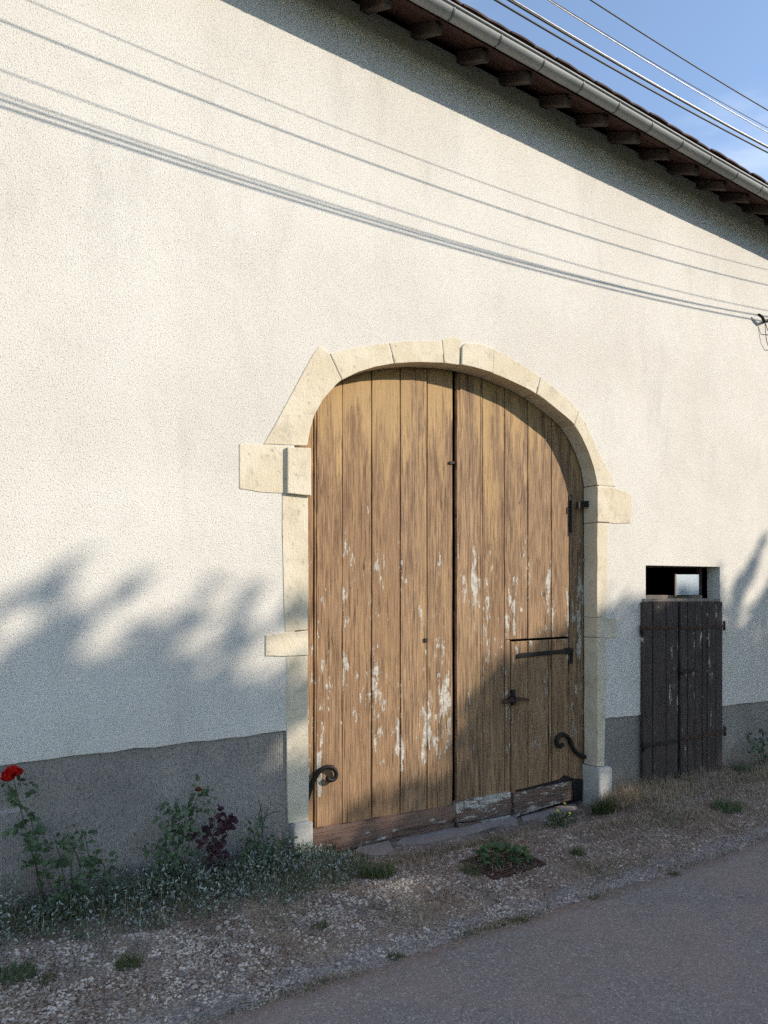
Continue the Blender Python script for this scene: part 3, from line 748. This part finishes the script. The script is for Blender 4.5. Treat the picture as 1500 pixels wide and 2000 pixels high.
def bush(name, label, cat, stems, y, leafmat, L=.05, dens=16, group=None, extra=0, bare=0.0, spread=.05, leafmat2=None):
    """stems: lists of photo points standing at depth y from the wall"""
    b0 = P(*stems[0][0], y); b0.z = zg(b0.x, y)
    root = empty(name, b0); tag(root, label, cat, group)
    SV, SF, LV, LF = [], [], [], []
    for st_ in stems:
        pts = [P(u, v, y + random.uniform(-.04, .04)) for u, v in st_]
        pts[0].z = min(pts[0].z, zg(pts[0].x, pts[0].y)) - .01 if st_ is stems[0] or True and pts[0].z < .25 else pts[0].z
        path = smooth_path(pts); n = len(path)
        tube_geo(path, [.0045 - .003*i/n for i in range(n)], 5, SV, SF)
        tot = sum((path[i+1]-path[i]).length for i in range(n-1)); m = int(tot*dens)
        for q in range(m):
            t = bare + (1-bare)*(q+.5)/m; i = min(n-2, int(t*(n-1))); p = path[i].lerp(path[i+1], t*(n-1)-i)
            ax = (path[i+1]-path[i]).normalized()
            out = Vector((random.uniform(-1, 1), random.uniform(-1.0, .5), random.uniform(-.1, .5))).normalized()
            pet = out*random.uniform(.3, 1)*spread
            for w in range(random.choice((3, 3, 5))):
                base = p + pet*(.5+.25*w)
                dirn = (out*.5 + rv(.8) + Vector((0, -.1, -.15))).normalized()
                nr_ = (Vector((0, -.7, .8)) + rv(.6)).normalized()
                s_ = L*random.uniform(.65, 1.15); leaf_card(LV, LF, base, dirn, nr_, s_, s_*.68)
    mesh_obj('stem', SV, SF, M['stem'], root, True)
    lf = mesh_obj('foliage', LV, LF, M[leafmat], root, False)
    return root
def bloom(root, u, v, y, r, mat, n=16):
    c = P(u, v, y); V = []; F = []
    for k in range(n):
        layer = k/n; a = k*2.4; tilt = .25 + 1.0*layer
        d = Vector((math.cos(a)*math.sin(tilt), math.sin(a)*math.sin(tilt), math.cos(tilt)))
        s_ = d.cross(Vector((0, 0, 1))).normalized(); nn = s_.cross(d); w = r*(.55+.5*layer); b = len(V); base = c - Vector((0, 0, r*.35))
        for i in range(4):
            ti = i/3
            for j in range(5):
                tj = (j-2)/2
                q = base + d*(r*1.15*ti) + s_*(w*tj*math.sin(math.pi*(.18+.62*ti))) + nn*(r*.32*(tj*tj)*ti - r*.25*ti*ti*layer)
                V.append(q + rv(r*.035))
        for i in range(3):
            for j in range(4): F.append((b+i*5+j, b+i*5+j+1, b+i*5+j+6, b+i*5+j+5))
    return mesh_obj('bloom', V, F, M[mat], root, True)
rose = bush('rose_bush', 'tall slim rose with one bright red bloom against the grey plinth', 'rose', [[(95, 1800), (78, 1720), (55, 1640), (38, 1570), (27, 1522)], [(92, 1780), (72, 1710), (70, 1650), (60, 1600)]], -.13, 'rose', .05, 21, 'rose bushes along the wall', bare=.28, spread=.085)
bloom(rose, 25, 1510, -.14, .048, 'redpetal', 18); bloom(rose, 14, 1521, -.17, .035, 'redpetal', 12)
bush('rose_bush', 'sprawling rose without a bloom beside the red flowered one', 'rose', [[(150, 1800), (130, 1740), (118, 1680), (105, 1630)], [(150, 1800), (160, 1730), (150, 1670), (125, 1628)], [(155, 1800), (175, 1720), (172, 1665), (163, 1620)], [(140, 1800), (110, 1760), (90, 1700)], [(165, 1800), (190, 1745), (205, 1700), (196, 1680)], [(130, 1800), (140, 1720), (135, 1655)]], -.2, 'rose', .038, 31, 'rose bushes along the wall', spread=.10, bare=.1)
b3 = bush('rose_bush', 'leafy rose with a withered orange bloom at its top', 'rose', [[(340, 1735), (345, 1670), (365, 1610), (385, 1560), (388, 1548)], [(335, 1735), (325, 1660), (330, 1600), (334, 1572)], [(345, 1735), (360, 1680), (372, 1630), (370, 1590)], [(330, 1740), (310, 1690), (300, 1660)], [(338, 1740), (345, 1690), (340, 1640), (352, 1600)]], -.15, 'rose', .04, 36, 'rose bushes along the wall', spread=.085, bare=.06)
bloom(b3, 388, 1543, -.15, .022, 'faded', 9)
bush('plum_leaved_shrub', 'young shrub with dark purple leaves between two green roses', 'shrub', [[(425, 1700), (415, 1660), (418, 1620), (420, 1580)], [(425, 1700), (405, 1650), (395, 1625)], [(428, 1700), (432, 1650), (440, 1605), (446, 1602)]], -.13, 'plum', .05, 30, bare=.1)
bush('rose_bush', 'green shrub rose below bare twigs close to the left door jamb', 'rose', [[(520, 1715), (505, 1670), (495, 1630), (490, 1618)], [(520, 1715), (525, 1660), (520, 1630)], [(525, 1715), (545, 1670), (550, 1640)], [(515, 1715), (485, 1670), (478, 1640)], [(530, 1715), (560, 1690), (570, 1660)]], -.16, 'rose', .036, 38, 'rose bushes along the wall', spread=.085, bare=.05)
tw = empty('bare_twig', P(512, 1640, -.1)); tag(tw, 'bare brown twigs rising above the shrub rose by the jamb', 'twig')
for i, st_ in enumerate([[(513, 1640), (512, 1600), (508, 1575), (505, 1562)], [(512, 1615), (520, 1590), (524, 1575)], [(511, 1600), (530, 1588), (546, 1584)], [(513, 1625), (505, 1598), (512, 1568)]]):
    tube('twig', smooth_path([P(u, v, -.1) for u, v in st_], 3), .0028, M['bark'], tw, 5)
bush('rose_bush', 'sparse young rose at the right edge beyond the dark double door', 'rose', [[(1492, 1508), (1485, 1470), (1478, 1440)], [(1494, 1508), (1490, 1460), (1490, 1425)], [(1494, 1508), (1470, 1460), (1462, 1435)], [(1497, 1508), (1510, 1460), (1520, 1430)]], -.12, 'rose', .05, 15, 'rose bushes along the wall', spread=.06, bare=.3)

def cover_field(name, label, n, region, mat, L, W, hfun, kind='stuff', cat='plants', upright=.5):
    V = []; F = []
    made = 0
    while made < n:
        x, y = region()
        if x is None: continue
        h = hfun(x, y); z = zg(x, y) + random.random()**.8*h
        d = (rv(1) + Vector((0, -.1, upright))).normalized(); nr_ = (rv(.8) + Vector((0, -.3, 1))).normalized()
        s_ = L*random.uniform(.6, 1.3); d = d*s_; side = d.cross(nr_)
        if side.length < 1e-5: continue
        side = side.normalized()*(W*s_/L*.5); c = Vector((x, y, z)); b = len(V)
        V += [c, c+d*.5+side, c+d, c+d*.5-side]; F += [(b, b+1, b+2), (b, b+2, b+3)]; made += 1
    o = mesh_obj(name, V, F, M[mat], None, False); return tag(o, label, cat, kind=kind)
def nz(x, y, s, o=0): return mnoise.noise(Vector((x*s, y*s, o)))
def edge_cover(x):
    return np.interp(x, [-1, .2, .45, 1.2, 1.9, 2.3, 2.6, 2.8], [-.42, -.40, -.42, -.60, -.66, -.62, -.45, -.1])
def reg_silver():
    x = random.uniform(-.3, 2.8); y = -random.random()*.85
    e = edge_cover(x)
    if y < e + .10*nz(x, y, 4, 2): return None, None
    if y > -.02 and not (2.4 < x): return None, None
    fall = (y - e)/.35
    if random.random() > .25 + fall + .5*nz(x, y, 5, 7): return None, None
    return x, y
def h_silver(x, y):
    e = edge_cover(x); f = sstep(0, .35, y-e)
    return max(.015, (.03 + .13*f*(1+1.1*nz(x, y, 3.5, 9)))*(1 - .55*sstep(2.1, 2.5, x)))
cover_field('ground_cover', 'silvery green ground cover spilling from the wall foot onto gravel', 5000, reg_silver, 'silver', .026, .010, h_silver, upright=.6)
cover_field('ground_cover', 'dark green low leaves under the silvery plants along the wall', 7500, reg_silver, 'cover', .026, .009, lambda x, y: h_silver(x, y)*.95, upright=.4)
def blades(name, label, n, region, mat, Lr, W, lean, cat='grass', kind='stuff', parent=None):
    V = []; F = []; made = 0
    while made < n:
        x, y = region()
        if x is None: continue
        z = zg(x, y) if y > ROAD_Y-.02 else zbase(x, -1.62)
        L = random.uniform(*Lr); a = random.uniform(0, 6.283); ln = random.uniform(*lean)
        h = Vector((math.cos(a), math.sin(a), 0)); up = Vector((0, 0, 1))
        d1 = (h*math.sin(ln*.6)+up*math.cos(ln*.6))*L*.5; d2 = (h*math.sin(ln)+up*math.cos(ln))*L*.5
        sd = Vector((-math.sin(a), math.cos(a), 0))*(W*.5); c = Vector((x, y, z-.003 + random.random()*.006)); b = len(V)
        V += [c-sd, c+sd, c+d1+sd*.8, c+d1-sd*.8, c+d1+d2]; F += [(b, b+1, b+2, b+3), (b+3, b+2, b+4)]; made += 1
    o = mesh_obj(name, V, F, M[mat], parent, False)
    if parent is None: tag(o, label, cat, kind=kind)
    return o
def reg_dry():
    x = random.uniform(1.6, 11); y = -random.random()**1.1*1.4
    k = .35 + .9*nz(x, y, 2.2, 3) + (.35 if x > 5.3 else 0) - .35*max(0, -y-.5)
    if x < 5.35 and y > -.12: return None, None
    return (x, y) if random.random() < k else (None, None)
blades('dry_grass', 'flattened dry straw and dead grass on the verge right of the doorway', 13000, reg_dry, 'straw', (.03, .11), .0032, (1.15, 1.62))
def reg_dry2():
    x = random.uniform(5.45, 9.5); y = -.03 - random.random()**1.6*.5
    return (x, y) if random.random() < .3 + nz(x, y, 3, 5) + (.6 if x < 6.3 else 0) else (None, None)
blades('dry_grass', 'standing straw coloured dry grass along the wall by the dark doors', 2600, reg_dry2, 'straw', (.06, .17), .003, (.2, 1.2))
def reg_green():
    x = random.uniform(.2, 10); y = -random.uniform(.25, 1.4)
    k = 1.6*nz(x, y, 1.9, 13) - .28
    return (x, y) if random.random() < k else (None, None)
blades('short_grass', 'short thin green grass scattered between the stones of the verge', 5200, reg_green, 'grass', (.015, .05), .003, (.3, 1.3))
def reg_wisp():
    x, y = reg_silver()
    return (x, y) if x is not None and random.random() < .6 + nz(x, y, 3, 31) else (None, None)
blades('wild_grass', 'wispy green grass growing through the silvery plants at the wall', 2600, reg_wisp, 'grass', (.05, .17), .0032, (.1, 1.1))
blades('dry_stalks', 'pale dry stalks standing among the silvery plants at the wall', 700, reg_wisp, 'straw', (.06, .2), .0028, (.1, 1.2))
def reg_litter():
    x = random.uniform(.3, 9); y = -random.uniform(.15, 1.5)
    if x < 2.9 and y > edge_cover(x): return None, None
    return (x, y) if random.random() < .3 + 1.1*nz(x, y, 1.7, 41) + (.2 if x > 2.5 else 0) else (None, None)
cover_field('leaf_litter', 'dark brown leaf litter and bark crumbs lying on the gravel verge', 8000, reg_litter, 'litter', .016, .009, lambda x, y: .012, cat='litter', upright=0.0)
def reg_edge():
    x = random.uniform(.4, 10); y = edge_y(x) + random.gauss(.015, .03)
    return (x, y) if random.random() < 1.5*nz(x, 0, 1.6, 51) + .12 else (None, None)
blades('edge_grass', 'thin mossy grass and straw along the crumbling asphalt edge', 2600, reg_edge, 'grass', (.01, .035), .003, (.3, 1.4))
blades('edge_straw', 'dry straw bits caught along the crumbling asphalt edge', 1800, reg_edge, 'straw', (.015, .05), .003, (.9, 1.6))
# single tufts and weeds
def tuft(u, v, r, n, mat, Lr, label, name='grass_tuft', cat='grass tuft', group='grass tufts on the verge', W=.004, lean=(.1, 1.2)):
    c = G(u, v); root = empty(name, c); tag(root, label, cat, group)
    def reg():
        a = random.uniform(0, 6.283); q = r*math.sqrt(random.random()); return c.x+q*math.cos(a), c.y+q*math.sin(a)*.8
    blades('blade_cluster', None, n, reg, mat, Lr, W, lean, parent=root); return root
tuft(252, 1885, .07, 150, 'grass', (.03, .085), 'green grass tuft on white gravel in front of the sprawling rose')
tuft(30, 1905, .10, 200, 'weed', (.03, .07), 'green weed tuft on gravel at the lower left edge')
tuft(95, 1915, .05, 70, 'grass', (.02, .05), 'tiny green tuft beside the weed at the lower left edge')
tuft(625, 1812, .05, 80, 'grass', (.02, .05), 'small green tuft in dark gravel below the silvery plants')
tuft(775, 1872, .05, 90, 'grass', (.015, .045), 'green tuft on the asphalt edge nearest the viewer')
tuft(1020, 1800, .04, 70, 'grass', (.015, .04), 'low green tuft midway along the asphalt edge')
tuft(1160, 1757, .05, 90, 'grass', (.015, .045), 'mossy tuft on the asphalt edge in front of the drain')
tuft(1318, 1712, .05, 80, 'grass', (.02, .05), 'pale green tuft on the asphalt edge farthest to the right')
tuft(920, 1706, .09, 190, 'grass', (.03, .08), 'grass tuft at the left corner of the drain grate')
tuft(1128, 1668, .06, 130, 'grass', (.03, .07), 'dark green tuft right of the drain grate')
tuft(1180, 1588, .12, 420, 'grass', (.08, .21), 'tall dark grass clump against the right base stone', W=.004, lean=(.05, .9))
tuft(1215, 1570, .16, 500, 'straw', (.08, .22), 'tall blond dry grass clump beside the right base stone', W=.0035, lean=(.05, 1.0))
tuft(1418, 1580, .16, 420, 'weed', (.03, .09), 'dark green weed patch on the verge below the dark doors')
tuft(1340, 1528, .10, 180, 'grass', (.03, .08), 'small green tuft at the foot of the dark double door')
tuft(1455, 1506, .18, 350, 'weed', (.04, .10), 'low green weeds at the wall foot left of the young rose')
tuft(740, 1712, .13, 380, 'grass', (.05, .13), 'bushy grass tuft at the right end of the silvery plants', lean=(.1, 1.3))
tuft(640, 1662, .13, 330, 'weed', (.06, .16), 'bright green weeds in front of the left kick board', lean=(.1, 1.0), W=.006)
def broad_weed(u, v, r, n, h, L, label, mat='weed', flowers=0):
    c = G(u, v); root = empty('leafy_weed', c); tag(root, label, 'weed', 'leafy weeds on the verge')
    V = []; F = []; SV = []; SF = []
    for k in range(n):
        a = random.uniform(0, 6.283); q = r*math.sqrt(random.random()); p = Vector((c.x+q*math.cos(a), c.y+q*math.sin(a)*.75, 0)); p.z = zg(p.x, p.y) + h*random.random()*(1-.5*q/r) + .01
        for w in range(3): leaf_card(V, F, p, (Vector((math.cos(a), math.sin(a), .3)) + rv(.9)), (Vector((0, -.25, 1)) + rv(.35)).normalized(), L*random.uniform(.6, 1.2), L*random.uniform(.45, .75), .15)
    for k in range(8):
        a = random.uniform(0, 6.283); tube_geo([c-Vector((0, 0, .01)), c+Vector((math.cos(a)*r*.3, math.sin(a)*r*.3, h*.5)), c+Vector((math.cos(a)*r*.6, math.sin(a)*r*.5, h*.8))], .003, 4, SV, SF)
    mesh_obj('stem', SV, SF, M['stem'], root, True); mesh_obj('foliage', V, F, M[mat], root)
    return root
broad_weed(985, 1682, .19, 60, .085, .052, 'broad leaved green weed growing over the drain grate')
yf = broad_weed(1095, 1612, .16, 120, .13, .024, 'bushy weed with small yellow flowers in front of the wicket')
for u, v in [(1103, 1569), (1090, 1583), (1110, 1592), (1101, 1597), (1138, 1618), (1113, 1588)]:
    c = G(1100, 1612); y = c.y + random.uniform(-.08, .1); p = P(u, v, y)
    V, F = [], []
    for k in range(9):
        a = k*.698; leaf_card(V, F, p, Vector((math.cos(a), math.sin(a)*.7-.2, math.sin(a)*.5)), Vector((0, -.8, .6)), .014, .008, .1)
    mesh_obj('flower', V, F, M['yellow'], yf)
    tube('stalk', [Vector((c.x+(p.x-c.x)*.5, y, zg(c.x, y))), p], .0018, M['stem'], yf, 4)

# ------------------------------------------------------------------ drain grate
ga, gb = G(992, 1713), G(1070, 1676)
gx0, gx1, gy0, gy1 = ga.x-.12, ga.x+.36, ga.y, ga.y+.36
gz = zg((gx0+gx1)/2, (gy0+gy1)/2) + .016
grate = empty('drain_grate', ((gx0+gx1)/2, (gy0+gy1)/2, gz-.02)); tag(grate, 'rusty iron drain grate half hidden by a green weed', 'drain')
for nm, a in (('frame_bar', (gx0, gx1, gy0, gy0+.02)), ('frame_bar', (gx0, gx1, gy1-.02, gy1)), ('frame_bar', (gx0, gx0+.02, gy0+.02, gy1-.02)), ('frame_bar', (gx1-.02, gx1, gy0+.02, gy1-.02))):
    box(nm, a[0], a[1], a[2], a[3], gz-.03, gz+.004, M['rust'], grate, .002)
for k in range(9):
    y = gy0+.045+k*.034; box('bar', gx0+.02, gx1-.02, y-.007, y+.007, gz-.02, gz+.001, M['rust'], grate, .002)
box('pit_floor', gx0+.01, gx1-.01, gy0+.01, gy1-.01, gz-.028, gz-.0235, M['iron'], grate)

# ------------------------------------------------------------------ gravel
ico = bmesh.new(); bmesh.ops.create_icosphere(ico, subdivisions=1, radius=1)
IV = np.array([v.co[:] for v in ico.verts]); IF = np.array([[v.index for v in f.verts] for f in ico.faces]); ico.free()
def peb_density(x, y):
    d = .48 + .8*nz(x, y, 2.0, 21) - .24*max(0, x-2.4)
    if x < 2.9 and y > edge_cover(x) - .02: d *= .18
    if y > -.35 and x > 2.9: d *= .25
    return d
def gravel(n, rmin, rmax, xr_, pw, dens):
    C = []; RR = []
    while len(C) < n:
        x = random.uniform(*xr_); y = random.uniform(-1.56, -.03)
        if random.random() > dens(x, y): continue
        r_ = rmin + (rmax-rmin)*random.random()**pw; C.append((x, y, zg(x, y) + r_*.12)); RR.append(r_)
    return np.array(C), np.array(RR)
def pebbles(C, RR):
    n = len(C); A = rng.uniform(0, 6.283, (n, 3)); Sx = rng.uniform(.65, 1.25, (n, 3)); Sx[:, 2] *= .62
    base = IV[None]*(1 + rng.uniform(-.22, .22, (n, 12, 1)))*Sx[:, None, :]*RR[:, None, None]
    c, s = np.cos(A[:, 0])[:, None], np.sin(A[:, 0])[:, None]
    X = base[..., 0]*c - base[..., 1]*s; Y = base[..., 0]*s + base[..., 1]*c; Z = base[..., 2] + .25*X*np.cos(A[:, 1])[:, None]
    VV = np.stack([X, Y, Z], -1) + C[:, None, :]
    FF = IF[None] + (np.arange(n)*12)[:, None, None]
    return VV.reshape(-1, 3), FF.reshape(-1, 3)
def np_mesh(name, V, F, mat, parent=None):
    me = bpy.data.meshes.new(name); me.vertices.add(len(V)); me.vertices.foreach_set('co', V.ravel().astype(np.float32))
    k = F.shape[1]; me.loops.add(F.size); me.loops.foreach_set('vertex_index', F.ravel().astype(np.int32)); me.polygons.add(len(F))
    me.polygons.foreach_set('loop_start', np.arange(0, F.size, k, dtype=np.int32)); me.update(calc_edges=True); me.validate(); me.materials.append(mat)
    return link(bpy.data.objects.new(name, me), parent)
C1, R1 = gravel(13000, .003, .0115, (.0, 4.6), 1.8, peb_density)
C2, R2 = gravel(7000, .003, .010, (.0, 9.0), 1.6, lambda x, y: .7 if y < -.98 else .25)
C3, R3 = gravel(2500, .005, .013, (4.5, 11.0), 1.8, lambda x, y: .5)
VV, FF = pebbles(np.vstack([C1, C2, C3]), np.concatenate([R1, R2, R3]))
gv = np_mesh('gravel', VV, FF, M['pebble']); tag(gv, 'pale limestone gravel strewn along the verge between wall and road', 'gravel', kind='stuff')
proto = []
for k in range(5):
    bm = bmesh.new(); bmesh.ops.create_icosphere(bm, subdivisions=1, radius=1)
    for v in bm.verts: v.co *= random.uniform(.75, 1.2); v.co.z *= .65
    me = bpy.data.meshes.new('stone'); bm.to_mesh(me); bm.free(); me.materials.append(M['pebble']); proto.append(me)
made = 0
while made < 150:
    x, y = random.uniform(.2, 4.6), random.uniform(-1.45, -.35)
    if random.random() > peb_density(x, y) or (x < 2.9 and y > edge_cover(x)-.03): continue
    o = link(bpy.data.objects.new('stone', proto[made % 5]), verge); r_ = random.uniform(.012, .022)
    o.location = (x, y, zg(x, y)+r_*.2); o.scale = (r_, r_*random.uniform(.7, 1.1), r_*random.uniform(.6, 1)); o.rotation_euler = (random.uniform(-.3, .3), random.uniform(-.3, .3), random.uniform(0, 6)); made += 1

# ------------------------------------------------------------------ trees across the road, whose shade falls on the wall foot and the street
def tree(xs, zs, L, rad, hgt, label, nleaf=7000, seed=1, name='roadside_tree', shoots=0):
    """crown top shades the wall at (xs, zs); L = distance from the wall along the sun's azimuth"""
    rnd = np.random.default_rng(seed)
    px_, py_ = xs + math.sin(SUN_AZ)*L, -math.cos(SUN_AZ)*L
    gz_ = zbase(px_, -1.7)+.03; top = zs + math.tan(SUN_EL)*L
    root = empty(name, (px_, py_, gz_)); tag(root, label, 'tree', 'trees across the road')
    V, F = [], []
    b = Vector((px_, py_, gz_-.1)); 
    tube_geo([b, b+Vector((.05, 0, top*.3)), b+Vector((-.08, .05, top*.6)), b+Vector((0, 0, top*.88))], [.17, .13, .09, .03], 9, V, F)
    for k in range(9):
        a = k*2.4; h0 = top*(.25+.06*k); e = Vector((math.cos(a)*rad*.75, math.sin(a)*rad*.75, h0+rad*.45)); s_ = b+Vector((0, 0, h0))
        tube_geo([s_, s_.lerp(b+e, .5)+Vector((0, 0, .1)), b+e], [.06, .04, .012], 6, V, F)
    mesh_obj('trunk', V, F, M['bark'], root, True)
    nl = 26; lob = []
    for k in range(nl):
        h = rnd.uniform(.06, 1.0); w = rad*math.sqrt(max(0.05, 1-((h-.42)/.72)**2)); a = rnd.uniform(0, 6.283); q = w*math.sqrt(rnd.random())*.8
        lr = rad*rnd.uniform(.28, .48)*(1.15-.45*h)
        zc = (top-hgt) + h*hgt - lr*(.9 if h > .7 else .3)
        lob.append((q*math.cos(a), q*math.sin(a), max(zc, lr*.6), lr))
    for k in range(7):
        a = k*.9 + rnd.uniform(0, .5); q = rad*(.25+.4*(k % 2)); lob.append((q*math.cos(a), q*math.sin(a), top-rad*(.45+.22*(k % 2)+.1*rnd.random()), rad*.36))
    lob.append((0, 0, top-rad*.35, rad*.33))
    lob = np.array(lob); pk = lob[:, 3]**2; pk /= pk.sum()
    idx = rnd.choice(len(lob), nleaf, p=pk); d = rnd.normal(size=(nleaf, 3)); d /= np.linalg.norm(d, axis=1)[:, None]
    rr = lob[idx, 3]*(rnd.random(nleaf)**.33)*(1+.34*rnd.normal(size=nleaf)*(rnd.random(nleaf) < .3))
    C = lob[idx, :3] + d*rr[:, None]; C[:, 2] = np.maximum(C[:, 2], .25)
    ex = []
    for k in range(shoots):
        a = rnd.uniform(R(22), R(62)); st_ = np.array([rnd.uniform(-rad, rad*.05), rnd.uniform(-.3, .3), top-rnd.uniform(.0, .4)]); dv = np.array([math.cos(a), 0, math.sin(a)])
        ln = rnd.uniform(.45, 1.2); q = rnd.random((30, 1)); ex.append(st_ + dv*q*ln + rnd.normal(size=(30, 3))*(.07*(1-.6*q)))
    if ex: C = np.vstack([C] + ex)
    nleaf = len(C)
    A = rnd.normal(size=(nleaf, 3)); A /= np.linalg.norm(A, axis=1)[:, None]; B = np.cross(A, rnd.normal(size=(nleaf, 3))); B /= np.linalg.norm(B, axis=1)[:, None]
    s_ = rnd.uniform(.06, .12, nleaf)[:, None]; A *= s_; B *= s_*.55
    VV = np.stack([C-A, C+B, C+A, C-B], 1).reshape(-1, 3); FF = np.arange(nleaf*4).reshape(-1, 4)
    return np_mesh('crown', VV, FF, M['treeleaf'], root)
TR = [(-7.0, 1.8, 16.5, 2.3, 7.0, 11000, 4), (-3.8, 1.75, 16.0, 2.2, 7.0, 11000, 10), (-1.4, 1.5, 16.6, 1.8, 7.0, 10000, 22), (.15, 1.42, 16.0, 1.2, 6.8, 8000, 24), (1.30, 1.46, 16.4, .8, 6.7, 6500, 16), (2.95, .27, 15.6, 1.6, 5.6, 9500, 0), (1.95, .85, 16.9, .5, 5.9, 4800, 2),
      (5.5, 2.0, 16.0, 1.4, 6.6, 11000, 0), (7.2, 1.75, 16.6, 1.4, 6.8, 9500, 8), (8.8, 1.9, 16.2, 1.5, 7.0, 9500, 16), (10.8, 2.2, 16.4, 1.9, 7.0, 9500, 5), (13.5, 2.2, 16.4, 2.2, 7.0, 9500, 0),
      (-5.4, .4, 20.5, 2.6, 7.4, 11000, 0), (-1.6, .3, 20.8, 2.5, 7.4, 11000, 0), (2.2, .05, 20.4, 1.9, 7.4, 12000, 0), (5.6, .2, 20.8, 2.3, 7.4, 12000, 0), (10.0, .4, 20.5, 2.5, 7.4, 11000, 0)]
WORDS = ['first', 'second', 'third', 'fourth', 'fifth', 'lowest', 'slimmest', 'sixth', 'seventh', 'eighth', 'ninth', 'tenth']
for i, a in enumerate(TR):
    tree(*a[:5], ('%s leafy tree from the left in the front row across the road' % WORDS[i]) if i < 12 else ('%s tree from the left in the rear row across the road' % WORDS[i-12]), a[5], 11+i, shoots=a[6])
